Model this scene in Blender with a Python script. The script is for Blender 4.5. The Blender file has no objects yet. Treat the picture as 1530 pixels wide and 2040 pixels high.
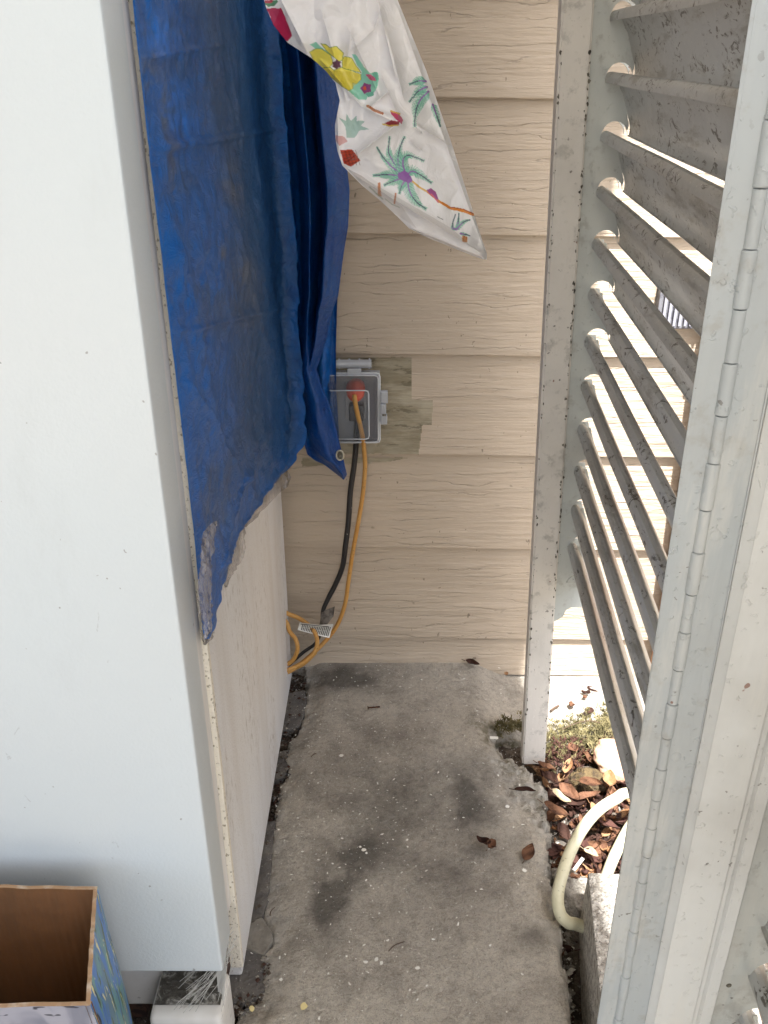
import bpy, bmesh, math, random
import numpy as np
from mathutils import Vector
random.seed(7); RNG = np.random.default_rng(7)
S = bpy.context.scene; COL = S.collection
# ---------------------------------------------------------------- camera, sky, sun, exposure
F, CU, CV, H, TH = 1650.0, 765.0, 1020.0, 1.03, math.radians(25.5)
cam = bpy.data.cameras.new('camera'); camo = bpy.data.objects.new('camera', cam); COL.objects.link(camo)
camo.location = (0, 0, H); camo.rotation_euler = (math.pi/2-TH, 0, 0)
cam.sensor_fit = 'VERTICAL'; cam.sensor_height = 36; cam.lens = 36*F/2040
cam.clip_start = .02; cam.clip_end = 500
S.camera = camo
SUN = Vector((.075, -.385, .92)).normalized()
world = bpy.data.worlds.new("World"); S.world = world; world.use_nodes = True
nt = world.node_tree; bg = nt.nodes['Background']
sky = nt.nodes.new('ShaderNodeTexSky'); sky.sky_type = 'NISHITA'; sky.sun_disc = False
sky.sun_elevation = math.asin(SUN.z); sky.sun_rotation = math.atan2(SUN.x, SUN.y)
sky.dust_density = 4.0; sky.air_density = 1.0; sky.ozone_density = .6
hs = nt.nodes.new('ShaderNodeHueSaturation'); hs.inputs['Saturation'].default_value = .52
nt.links.new(sky.outputs[0], hs.inputs['Color']); nt.links.new(hs.outputs[0], bg.inputs['Color'])
bg.inputs['Strength'].default_value = .13
sl = bpy.data.lights.new('sun', 'SUN'); sl.energy = 5.0; sl.angle = math.radians(.6); sl.color = (1, .99, .97)
so = bpy.data.objects.new('sun', sl); COL.objects.link(so); so.rotation_euler = SUN.to_track_quat('Z', 'Y').to_euler()
so.location = (2, -3, 6)
S.view_settings.view_transform = 'Standard'; S.view_settings.look = 'None'
S.view_settings.exposure = 1.7; S.view_settings.gamma = 1
S.render.engine = 'CYCLES'
try:
    S.cycles.max_bounces = 10; S.cycles.diffuse_bounces = 6; S.cycles.transparent_max_bounces = 12
except Exception: pass

# ---------------------------------------------------------------- measuring helpers (photo ray -> real plane)
cT, sT = math.cos(TH), math.sin(TH)
def ray(u, v):
    s = (u-CU)/F; t = (v-CV)/F
    return Vector((s, cT-t*sT, -sT-t*cT))
def onY(u, v, Y):
    d = ray(u, v); k = Y/d.y; return Vector((d.x*k, Y, H+d.z*k))
def onX(u, v, X):
    d = ray(u, v); k = X/d.x; return Vector((X, d.y*k, H+d.z*k))
def onZ(u, v, Z=0.0):
    d = ray(u, v); k = (Z-H)/d.z; return Vector((d.x*k, d.y*k, Z))
def interp(tab, v): return np.interp(v, [a for a, b in tab], [b for a, b in tab])

# ---------------------------------------------------------------- numpy noise
def _h(ix, iy, seed):
    n = (ix*374761393 + iy*668265263 + seed*2147483647) & 0xffffffff
    n = ((n ^ (n >> 13))*1274126177) & 0xffffffff
    return ((n ^ (n >> 16)) & 0xffff)/65535.0
def vnoise(x, y, seed=0):
    x = np.asarray(x, float); y = np.asarray(y, float)
    ix = np.floor(x).astype(np.int64); iy = np.floor(y).astype(np.int64)
    fx = x-ix; fy = y-iy; fx = fx*fx*(3-2*fx); fy = fy*fy*(3-2*fy)
    a = _h(ix, iy, seed); b = _h(ix+1, iy, seed); c = _h(ix, iy+1, seed); d = _h(ix+1, iy+1, seed)
    return (a*(1-fx)+b*fx)*(1-fy)+(c*(1-fx)+d*fx)*fy
def fbm(x, y, seed=0, o=4, g=.5):
    s = 0; a = 1; t = 0
    for i in range(o):
        s = s+a*vnoise(x*2**i, y*2**i, seed+i*17); t += a; a *= g
    return s/t
def sstep(a, b, x):
    t = np.clip((x-a)/(b-a), 0, 1); return t*t*(3-2*t)
def inpoly(px, py, poly):
    r = np.zeros(np.shape(px), bool); n = len(poly); j = n-1
    for i in range(n):
        xi, yi = poly[i][:2]; xj, yj = poly[j][:2]
        c = ((yi > py) != (yj > py)) & (px < (xj-xi)*(py-yi)/((yj-yi) or 1e-12)+xi)
        r ^= c; j = i
    return r
def dseg(px, py, a, b):
    ax, ay = a[:2]; bx, by = b[:2]; dx, dy = bx-ax, by-ay
    t = np.clip(((px-ax)*dx+(py-ay)*dy)/(dx*dx+dy*dy+1e-12), 0, 1)
    return np.hypot(px-ax-t*dx, py-ay-t*dy), t
def dline(px, py, pts, closed=False):
    d = np.full(np.shape(px), 1e9)
    n = len(pts)
    for i in range(n if closed else n-1):
        d = np.minimum(d, dseg(px, py, pts[i], pts[(i+1) % n])[0])
    return d

# ---------------------------------------------------------------- materials
def lin(*c):
    return tuple((x/255/12.92 if x/255 <= .04045 else ((x/255+.055)/1.055)**2.4) for x in c)
def M(name, base, rough=.6, metal=0.0, layers=(), bumps=(), vcol=None, spec=.5, translucent=0, alpha=None, coat=0, rlayer=None):
    m = bpy.data.materials.new(name); m.use_nodes = True; t = m.node_tree; N = t.nodes; L = t.links
    p = N['Principled BSDF']; p.inputs['Roughness'].default_value = rough; p.inputs['Metallic'].default_value = metal
    p.inputs['Specular IOR Level'].default_value = spec
    if coat: p.inputs['Coat Weight'].default_value = coat
    tc = N.new('ShaderNodeTexCoord')
    def tex(l):
        mp = N.new('ShaderNodeMapping'); mp.inputs['Scale'].default_value = l.get('s', (1, 1, 1))
        mp.inputs['Location'].default_value = l.get('o', (0, 0, 0)); mp.inputs['Rotation'].default_value = l.get('rot', (0, 0, 0))
        L.new(tc.outputs['Object'], mp.inputs['Vector'])
        k = l.get('t', 'noise')
        if k == 'noise':
            n = N.new('ShaderNodeTexNoise'); n.inputs['Scale'].default_value = l['sc']; n.inputs['Detail'].default_value = l.get('d', 4)
            n.inputs['Roughness'].default_value = l.get('r', .55); n.inputs['Distortion'].default_value = l.get('dist', 0); out = n.outputs[0]
        elif k == 'vor':
            n = N.new('ShaderNodeTexVoronoi'); n.inputs['Scale'].default_value = l['sc']; n.feature = l.get('f1', 'F1'); out = n.outputs['Distance']
        elif k == 'wave':
            n = N.new('ShaderNodeTexWave'); n.bands_direction = l.get('dir', 'Z'); n.inputs['Scale'].default_value = l['sc']
            n.inputs['Distortion'].default_value = l.get('dist', 2); n.inputs['Detail'].default_value = l.get('d', 3)
            n.inputs['Detail Scale'].default_value = l.get('ds', 1); out = n.outputs['Fac']
        L.new(mp.outputs[0], n.inputs['Vector'])
        r = N.new('ShaderNodeMapRange'); r.inputs['From Min'].default_value = l['lo']; r.inputs['From Max'].default_value = l['hi']
        r.interpolation_type = 'SMOOTHSTEP'
        L.new(out, r.inputs['Value']); o = r.outputs[0]
        if 'mask' in l:
            mm = N.new('ShaderNodeMath'); mm.operation = 'MULTIPLY'; L.new(o, mm.inputs[0]); L.new(tex(l['mask']), mm.inputs[1]); o = mm.outputs[0]
        if 'attr' in l:
            at = N.new('ShaderNodeAttribute'); at.attribute_name = l['attr'][0]
            sp = N.new('ShaderNodeSeparateColor'); L.new(at.outputs['Color'], sp.inputs[0])
            mm = N.new('ShaderNodeMath'); mm.operation = 'MULTIPLY'; L.new(o, mm.inputs[0]); L.new(sp.outputs[l['attr'][1]], mm.inputs[1]); o = mm.outputs[0]
        return o
    cur = None
    if vcol:
        at = N.new('ShaderNodeAttribute'); at.attribute_name = vcol; cur = at.outputs['Color']
    else:
        rgb = N.new('ShaderNodeRGB'); rgb.outputs[0].default_value = (*base, 1); cur = rgb.outputs[0]
    for l in layers:
        mx = N.new('ShaderNodeMix'); mx.data_type = 'RGBA'; mx.blend_type = l.get('blend', 'MIX')
        mu = N.new('ShaderNodeMath'); mu.operation = 'MULTIPLY'; mu.inputs[1].default_value = l.get('f', 1)
        L.new(tex(l), mu.inputs[0]); L.new(mu.outputs[0], mx.inputs[0])
        L.new(cur, mx.inputs[6]); mx.inputs[7].default_value = (*l['col'], 1); cur = mx.outputs[2]
    L.new(cur, p.inputs['Base Color'])
    if rlayer:
        r = N.new('ShaderNodeMapRange'); L.new(tex(rlayer), r.inputs['Value']); r.inputs['To Min'].default_value = rlayer['a']; r.inputs['To Max'].default_value = rlayer['b']
        L.new(r.outputs[0], p.inputs['Roughness'])
    last = None
    for b in bumps:
        bn = N.new('ShaderNodeBump'); bn.inputs['Strength'].default_value = b.get('st', 1); bn.inputs['Distance'].default_value = b['dd']
        bn.invert = b.get('inv', False)
        L.new(tex(b), bn.inputs['Height'])
        if last: L.new(last, bn.inputs['Normal'])
        last = bn.outputs[0]
    if last: L.new(last, p.inputs['Normal'])
    out = N['Material Output']; sh = p.outputs[0]
    if translucent:
        tr = N.new('ShaderNodeBsdfTranslucent'); L.new(cur, tr.inputs['Color']); mx = N.new('ShaderNodeMixShader'); mx.inputs[0].default_value = translucent
        if last: L.new(last, tr.inputs['Normal'])
        L.new(sh, mx.inputs[1]); L.new(tr.outputs[0], mx.inputs[2]); sh = mx.outputs[0]
    if alpha is not None:
        tp = N.new('ShaderNodeBsdfTransparent'); mx = N.new('ShaderNodeMixShader')
        if isinstance(alpha, str):
            at = N.new('ShaderNodeAttribute'); at.attribute_name = alpha; L.new(at.outputs['Fac'], mx.inputs[0])
        else: mx.inputs[0].default_value = alpha
        L.new(tp.outputs[0], mx.inputs[1]); L.new(sh, mx.inputs[2]); sh = mx.outputs[0]
    L.new(sh, out.inputs['Surface'])
    return m

crackL = dict(t='wave', sc=11, dist=9, d=3, ds=1.2, s=(.22, .22, 1), lo=.03, hi=.0)
def sid(name, base, dirt):
    return M(name, base, rough=.55, layers=[
        dict(sc=3, s=(1, 1, .7), d=5, lo=.35, hi=.75, col=tuple(c*.86 for c in base), f=.7),
        dict(sc=60, s=(.06, 1, 1), d=5, lo=.42, hi=.7, col=tuple(c*.84 for c in base), f=.55),
        dict(sc=26, d=2, lo=.73, hi=.78, col=dirt, f=.55),
        dict(sc=95, s=(1, 1, .6), d=3, o=(2, 8, 1), lo=.70, hi=.73, col=dirt, f=.6),
        dict(sc=1.6, s=(1, 1, 1.4), d=5, o=(2, 2, 2), lo=.5, hi=.75, col=tuple(c*.78 for c in base), f=.5),
        dict(t='wave', sc=17, dist=9, d=5, ds=1.5, s=(.25, .25, 1), lo=.009, hi=.0, col=tuple(c*.5 for c in base), f=.55,
             mask=dict(sc=9, s=(.8, 1, 2.6), d=3, lo=.46, hi=.56)),
        dict(t='wave', sc=41, dist=16, d=4, ds=1.2, s=(.22, .22, 1), o=(3, 1, 2), lo=.012, hi=.0, col=tuple(c*.55 for c in base), f=.45,
             mask=dict(sc=12, s=(.8, 1, 2.6), o=(4, 4, 4), d=3, lo=.52, hi=.6)),
        ],
        bumps=[dict(t='wave', sc=17, dist=9, d=5, ds=1.5, s=(.25, .25, 1), lo=0, hi=.04, dd=.0014, st=.7, mask=dict(sc=9, s=(.8, 1, 2.6), d=3, lo=.42, hi=.58)),
               dict(sc=120, s=(.07, 1, 1), d=5, r=.65, lo=.25, hi=.75, dd=.0016, st=.9),
               dict(sc=6, d=2, lo=.2, hi=.8, dd=.004, st=.4)])
MS = sid('siding_paint', lin(192, 176, 156), lin(80, 66, 50))
MSP = M('old_siding_paint', lin(158, 149, 128), rough=.75, layers=[
        dict(sc=34, s=(.22, 1, 1), d=6, r=.7, lo=.45, hi=.60, col=lin(128, 118, 94), f=.7),
        dict(sc=70, s=(.25, 1, 1), o=(4, 2, 1), d=5, r=.7, lo=.55, hi=.62, col=lin(96, 88, 68), f=.7),
        dict(sc=12, s=(.6, 1, 1), o=(1, 6, 2), d=4, lo=.52, hi=.62, col=lin(178, 168, 146), f=.7)],
        bumps=[dict(sc=80, s=(.12, 1, 1), d=5, lo=.2, hi=.8, dd=.003, st=.9)])
MFR = M('appliance_enamel', lin(201, 209, 213), rough=.32, layers=[
        dict(sc=2.2, d=3, lo=.4, hi=.8, col=lin(200, 205, 208), f=.5),
        dict(sc=6, s=(1, 1, .35), o=(2, 2, 2), d=6, r=.7, lo=.52, hi=.68, col=lin(184, 190, 192), f=.30),
        dict(sc=34, s=(1, 1, .5), d=4, dist=2, lo=.72, hi=.75, col=lin(150, 152, 154), f=.35),
        dict(sc=110, d=2, o=(7, 1, 1), lo=.76, hi=.78, col=lin(120, 116, 110), f=.6)],
        bumps=[dict(sc=260, d=2, lo=.3, hi=.7, dd=.0003, st=.35)])
MFS = M('cabinet_side_paint', lin(224, 225, 227), rough=.5, layers=[
        dict(sc=16, s=(1, 1, .07), d=5, lo=.42, hi=.68, col=lin(204, 201, 198), f=.45),
        dict(sc=5, s=(1, 1, .3), d=4, lo=.42, hi=.7, col=lin(196, 188, 178), f=.5),
        dict(sc=190, s=(1, 1, .3), d=4, lo=.54, hi=.70, col=lin(132, 120, 104), f=.55, mask=dict(sc=9, s=(1, 1, .35), d=4, lo=.46, hi=.62)),
        dict(sc=420, d=2, lo=.62, hi=.66, col=lin(120, 108, 94), f=.4)],
        bumps=[dict(sc=380, d=2, lo=.3, hi=.7, dd=.0005, st=.5)])
MFE = M('dirty_flange', lin(226, 220, 206), rough=.55, layers=[
        dict(sc=240, s=(1, 1, .7), d=4, lo=.58, hi=.63, col=lin(120, 108, 84), f=.75)], bumps=[dict(sc=300, d=3, lo=.3, hi=.7, dd=.001, st=.6)])
MGA = M('grey_gasket', lin(224, 223, 221), rough=.6, layers=[dict(sc=30, s=(1, 1, .1), d=3, lo=.45, hi=.7, col=lin(196, 193, 188), f=.5)])
MRU = M('rusty_recess', lin(74, 50, 40), rough=.8, layers=[dict(sc=80, d=5, lo=.45, hi=.6, col=lin(38, 26, 22))])
MFT = M('plastic_base', lin(214, 213, 210), rough=.45, layers=[dict(sc=60, s=(1, 1, 2.5), d=4, lo=.62, hi=.7, col=lin(90, 86, 80), f=.6),
        dict(sc=8, d=4, lo=.45, hi=.7, col=lin(180, 176, 168), f=.7)])
MFG = M('grimy_dust', lin(62, 60, 55), rough=.9, layers=[dict(sc=38, s=(1, 1.4, 1), d=7, r=.7, lo=.47, hi=.68, dist=1.2, col=lin(176, 175, 168), f=.8)], bumps=[dict(sc=120, d=5, lo=.3, hi=.7, dd=.002)])
alu = [dict(sc=5, d=5, lo=.4, hi=.75, f=.55, col=lin(164, 160, 152)),
       dict(sc=36, d=5, r=.65, lo=.54, hi=.68, f=.5, col=lin(150, 147, 140)),
       dict(sc=22, s=(1, 1, .12), d=6, r=.7, o=(3, 5, 1), lo=.52, hi=.66, f=.35, col=lin(208, 205, 196)),
       dict(sc=130, d=4, lo=.665, hi=.685, f=.8, col=lin(98, 92, 84), mask=dict(sc=11, d=3, lo=.45, hi=.6)),
       dict(sc=55, d=2, lo=.76, hi=.775, f=.8, col=lin(120, 74, 50))]
alub = [dict(sc=18, s=(1, 1, .6), d=4, lo=.3, hi=.8, dd=.0016, st=.5), dict(sc=150, d=3, lo=.62, hi=.7, dd=.0008, st=.6), dict(sc=70, s=(1, 1, .08), d=3, lo=.2, hi=.8, dd=.0006, st=.5)]
MPO = M('post_paint', lin(222, 217, 209), rough=.5, layers=alu, bumps=alub)
MPL = M('slotted_plate_paint', lin(192, 196, 192), rough=.5, layers=alu, bumps=alub)
MHI = M('stile_paint_shaded', lin(168, 174, 176), rough=.5, layers=alu, bumps=alub)  # same paint as the second stile; its shaded side is put into this darker colour
MBA = M('stile_paint_lit', lin(208, 209, 206), rough=.42, layers=alu[:1]+alu[2:], bumps=alub)  # same paint as the near stile; brighter light on this face is in the colour
MCH = M('bare_dark_metal', lin(84, 78, 68), rough=.7, layers=[dict(sc=200, d=3, lo=.4, hi=.6, col=lin(120, 116, 104))])
MLO = M('weathered_louver_metal', lin(196, 198, 198), rough=.38, metal=.35, layers=[
       dict(sc=7, s=(1, .35, 1), d=5, lo=.38, hi=.7, f=.6, col=lin(160, 156, 148)),
       dict(sc=30, s=(1, .35, 1.6), d=6, r=.7, lo=.52, hi=.66, f=.5, col=lin(124, 117, 104)),
       dict(sc=95, s=(1, .5, 1), d=5, r=.7, dist=1.8, lo=.55, hi=.60, f=.85, col=lin(78, 70, 60), mask=dict(sc=34, s=(1, .8, 1), d=3, lo=.46, hi=.56)),
       dict(sc=300, d=2, lo=.66, hi=.7, f=.5, col=lin(225, 222, 215))],
       bumps=[dict(sc=40, s=(1, .5, 1), d=5, lo=.3, hi=.7, dd=.0015, st=.6)])
MCO = M('weathered_concrete', lin(212, 204, 190), rough=.85, layers=[
       dict(sc=3.2, d=5, lo=.40, hi=.66, f=.6, col=lin(164, 156, 145)),
       dict(sc=1.9, o=(3, 1, 0), d=4, lo=.55, hi=.75, f=.6, col=lin(178, 166, 146)),
       dict(sc=90, d=10, r=.85, lo=.44, hi=.66, f=.5, col=lin(112, 105, 96)),
       dict(sc=520, d=4, r=.8, lo=.52, hi=.66, f=.5, col=lin(84, 80, 72)),
       dict(sc=260, d=2, o=(5, 5, 5), lo=.60, hi=.68, f=.6, col=lin(205, 200, 190)),
       dict(sc=13, d=9, r=.75, lo=.44, hi=.66, f=.42, col=lin(112, 104, 94)),
       dict(sc=1, lo=-9, hi=-8, f=.95, col=lin(66, 63, 58), attr=('mask', 2)),
       dict(sc=45, d=5, lo=.42, hi=.60, f=.9, col=lin(88, 82, 44), attr=('mask', 1)),
       dict(sc=30, d=6, lo=.40, hi=.66, f=.95, col=lin(190, 186, 178), attr=('mask', 0))],
       bumps=[dict(sc=220, d=5, r=.7, lo=.3, hi=.7, dd=.0022, st=.8), dict(sc=60, d=6, r=.7, lo=.2, hi=.8, dd=.008, st=.7)])
MSO = M('dark_soil', lin(78, 66, 55), rough=.95, layers=[dict(sc=70, d=6, lo=.4, hi=.65, col=lin(122, 110, 98), f=.8), dict(sc=160, d=3, lo=.6, hi=.66, col=lin(190, 184, 174), f=.7),
       dict(sc=1, lo=-9, hi=-8, f=1, col=lin(172, 166, 156), attr=('mask', 0))],
       bumps=[dict(sc=90, d=6, lo=.2, hi=.8, dd=.01)])
MTI = M('dark_slate', lin(92, 89, 86), rough=.75, layers=[dict(sc=22, d=6, lo=.4, hi=.7, col=lin(122, 117, 110), f=.7), dict(sc=300, d=2, lo=.66, hi=.7, col=lin(190, 186, 180), f=.6)], bumps=[dict(sc=90, d=5, lo=.3, hi=.7, dd=.002)])
MMO = M('grey_mortar', lin(132, 128, 120), rough=.85, layers=[dict(sc=40, d=6, lo=.4, hi=.65, col=lin(104, 99, 91), f=.7)], bumps=[dict(sc=90, d=5, lo=.3, hi=.7, dd=.002)])
MCB = M('concrete_block', lin(210, 204, 193), rough=.9, layers=[dict(sc=110, d=6, lo=.42, hi=.62, col=lin(150, 142, 130), f=.8), dict(sc=300, d=2, lo=.6, hi=.66, col=lin(104, 98, 90), f=.7)],
       bumps=[dict(sc=240, d=4, lo=.3, hi=.7, dd=.004)])
MRK = M('rough_rubble', lin(168, 162, 152), rough=.9, layers=[dict(sc=50, d=6, lo=.42, hi=.62, col=lin(120, 114, 104), f=.8)], bumps=[dict(sc=120, d=5, lo=.3, hi=.7, dd=.005)])
MRO = M('brown_stone', lin(96, 80, 52), rough=.9, layers=[dict(sc=60, d=6, lo=.42, hi=.62, col=lin(58, 46, 32), f=.9)], bumps=[dict(sc=90, d=5, lo=.3, hi=.7, dd=.004)])
MHO = M('cream_hose_plastic', lin(204, 200, 172), rough=.45, layers=[dict(sc=25, d=5, lo=.4, hi=.7, col=lin(176, 170, 138), f=.7), dict(sc=130, d=3, lo=.62, hi=.68, col=lin(120, 114, 90), f=.5)])
MYC = M('yellow_cord_rubber', lin(192, 144, 76), rough=.5, layers=[dict(sc=30, d=4, lo=.45, hi=.7, col=lin(182, 126, 50), f=.7), dict(sc=200, d=2, lo=.64, hi=.68, col=lin(110, 80, 45), f=.5)])
MBC = M('black_cord_rubber', lin(34, 32, 32), rough=.45, layers=[dict(sc=90, d=3, lo=.70, hi=.72, col=lin(170, 165, 158), f=.8)])
MOR = M('orange_plug_rubber', lin(226, 84, 44), rough=.5)
MMT = M('grommet_metal', lin(190, 186, 170), rough=.35, metal=.9)
MGB = M('grey_box_plastic', lin(134, 137, 142), rough=.5)
MCL = M('clear_cover_plastic', lin(150, 155, 162), rough=.12, alpha=.18, spec=.8)
MCE = M('clear_cover_edge', lin(186, 190, 196), rough=.12, alpha=.72, spec=.8)
MCD = M('clear_cover_slope_shaded', lin(92, 92, 98), rough=.2, alpha=.45, spec=.8)  # same clear plastic; shading of the slanted faces is painted in as darker grey
MTG = M('label_paper', lin(226, 224, 218), rough=.55, vcol=None)
MTK = M('label_ink', lin(48, 46, 46), rough=.6)
MCI = M('cardboard_inside', lin(118, 80, 48), rough=.85, layers=[dict(sc=30, s=(1, 1, .2), d=5, lo=.4, hi=.7, col=lin(98, 70, 45), f=.6)], bumps=[dict(t='wave', sc=38, dir='X', dist=.4, lo=0, hi=1, dd=.0012, st=.4), dict(sc=14, d=4, lo=.3, hi=.7, dd=.004, st=.5)])
MCR = M('cardboard_edge', lin(160, 130, 100), rough=.9, layers=[dict(sc=60, d=4, lo=.45, hi=.65, col=lin(196, 184, 168), f=.7)])
MPR = M('printed_board', lin(96, 128, 150), rough=.4, layers=[
       dict(sc=9, s=(1, 1.6, .7), dist=1.5, d=4, lo=.44, hi=.52, col=lin(70, 120, 190)),
       dict(sc=12, s=(1, 1.6, .6), o=(4, 2, 0), dist=2, d=4, lo=.52, hi=.58, col=lin(104, 150, 150)),
       dict(sc=14, s=(1, 1.8, .5), o=(1, 7, 0), dist=3, d=5, lo=.55, hi=.60, col=lin(78, 96, 62)),
       dict(sc=34, s=(1, 2.5, .45), o=(2, 3, 5), dist=2, d=3, lo=.62, hi=.65, col=lin(226, 216, 150)),
       dict(sc=22, s=(1, 2, .5), o=(9, 3, 5), dist=2, d=3, lo=.64, hi=.67, col=lin(40, 46, 50))])
MPF = M('printed_front', lin(150, 150, 160), rough=.5, layers=[dict(sc=14, s=(1.5, 1, .6), dist=1, d=3, lo=.45, hi=.6, col=lin(120, 122, 134)), dict(sc=60, s=(.6, 1, 2), d=2, lo=.66, hi=.68, col=lin(60, 60, 70))])
MWD = M('weathered_wood', lin(176, 140, 116), rough=.8, layers=[dict(sc=30, s=(1, 1, .06), d=6, lo=.4, hi=.65, col=lin(140, 92, 64))])
MVE = M('grey_vent_metal', lin(120, 120, 126), rough=.6, layers=[dict(sc=60, d=4, lo=.5, hi=.6, col=lin(90, 90, 98))])
MRF = M('white_roof_paint', lin(225, 222, 214), rough=.7, layers=[dict(sc=4, d=4, lo=.4, hi=.7, col=lin(210, 206, 196))])
def leafmat(n, a, b): return M(n, a, rough=.8, spec=.2, layers=[dict(sc=45, d=5, lo=.42, hi=.62, col=b, f=.8)], translucent=.15, bumps=[dict(sc=160, d=3, lo=.3, hi=.7, dd=.0008)])
LM = [leafmat('leaf_rust', lin(120, 86, 66), lin(80, 56, 44)), leafmat('leaf_brown', lin(110, 78, 58), lin(62, 42, 34)),
      leafmat('leaf_tan', lin(160, 126, 94), lin(140, 96, 62)), leafmat('leaf_dark', lin(72, 50, 42), lin(46, 32, 28)),
      leafmat('leaf_pale', lin(190, 172, 142), lin(150, 128, 100)), leafmat('leaf_wine', lin(88, 60, 53), lin(60, 42, 38))]
MMS = M('pale_moss', lin(132, 122, 86), rough=.95, layers=[dict(sc=60, d=4, lo=.4, hi=.6, col=lin(84, 78, 48))])
MTP = M('blue_tarp', None, vcol='wear', rough=.36, spec=.4, layers=[
       dict(sc=60, s=(1, 1, .8), d=5, r=.65, dist=1.0, lo=.5, hi=.66, f=.35, col=lin(8, 40, 100)),
       dict(sc=26, o=(3, 3, 3), d=5, r=.6, dist=2, lo=.58, hi=.70, f=.22, col=lin(60, 92, 130))],
       bumps=[dict(sc=45, s=(1, 1, 1.3), d=5, r=.6, dist=1.6, lo=.25, hi=.75, dd=.0032, st=.55), dict(sc=10, s=(1, 1, 1.3), d=2, r=.4, dist=1.2, lo=.3, hi=.7, dd=.010, st=.4), dict(sc=900, d=1, lo=.3, hi=.7, dd=.0004, st=.4)])
MTC = M('old_clear_tape', lin(182, 178, 178), rough=.15, alpha=.58, spec=.8, layers=[dict(sc=60, s=(1, 1, .5), d=4, lo=.5, hi=.6, col=lin(86, 76, 68)), dict(sc=110, s=(1, 1, .25), dist=2, d=3, lo=.62, hi=.66, col=lin(200, 196, 196))],
       bumps=[dict(sc=50, s=(1, 1, .3), dist=1.5, d=3, lo=.3, hi=.7, dd=.006)])
MBG = M('printed_plastic_film', None, vcol='paint', rough=.3, spec=.7, translucent=.15, alpha='film', bumps=[dict(sc=40, d=3, r=.5, dist=1.4, lo=.3, hi=.7, dd=.002, st=.5)])
MCW = M('cobweb', lin(210, 210, 205), rough=.9, alpha=.5)
MCP = M('white_paint_chip', lin(228, 226, 218), rough=.7)
MCY = M('yellow_paint_chip', lin(222, 206, 150), rough=.7)
MTW = M('twig_bark', lin(84, 66, 52), rough=.9)
MNA = M('rusty_nail', lin(104, 70, 46), rough=.8, layers=[dict(sc=300, d=3, lo=.4, hi=.6, col=lin(60, 38, 28))])
MPA = M('patio_concrete', lin(170, 163, 150), rough=.85, layers=[dict(sc=2, d=6, lo=.4, hi=.7, col=lin(140, 132, 120)), dict(sc=200, d=3, lo=.5, hi=.7, col=lin(110, 104, 96), f=.5)])

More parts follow.
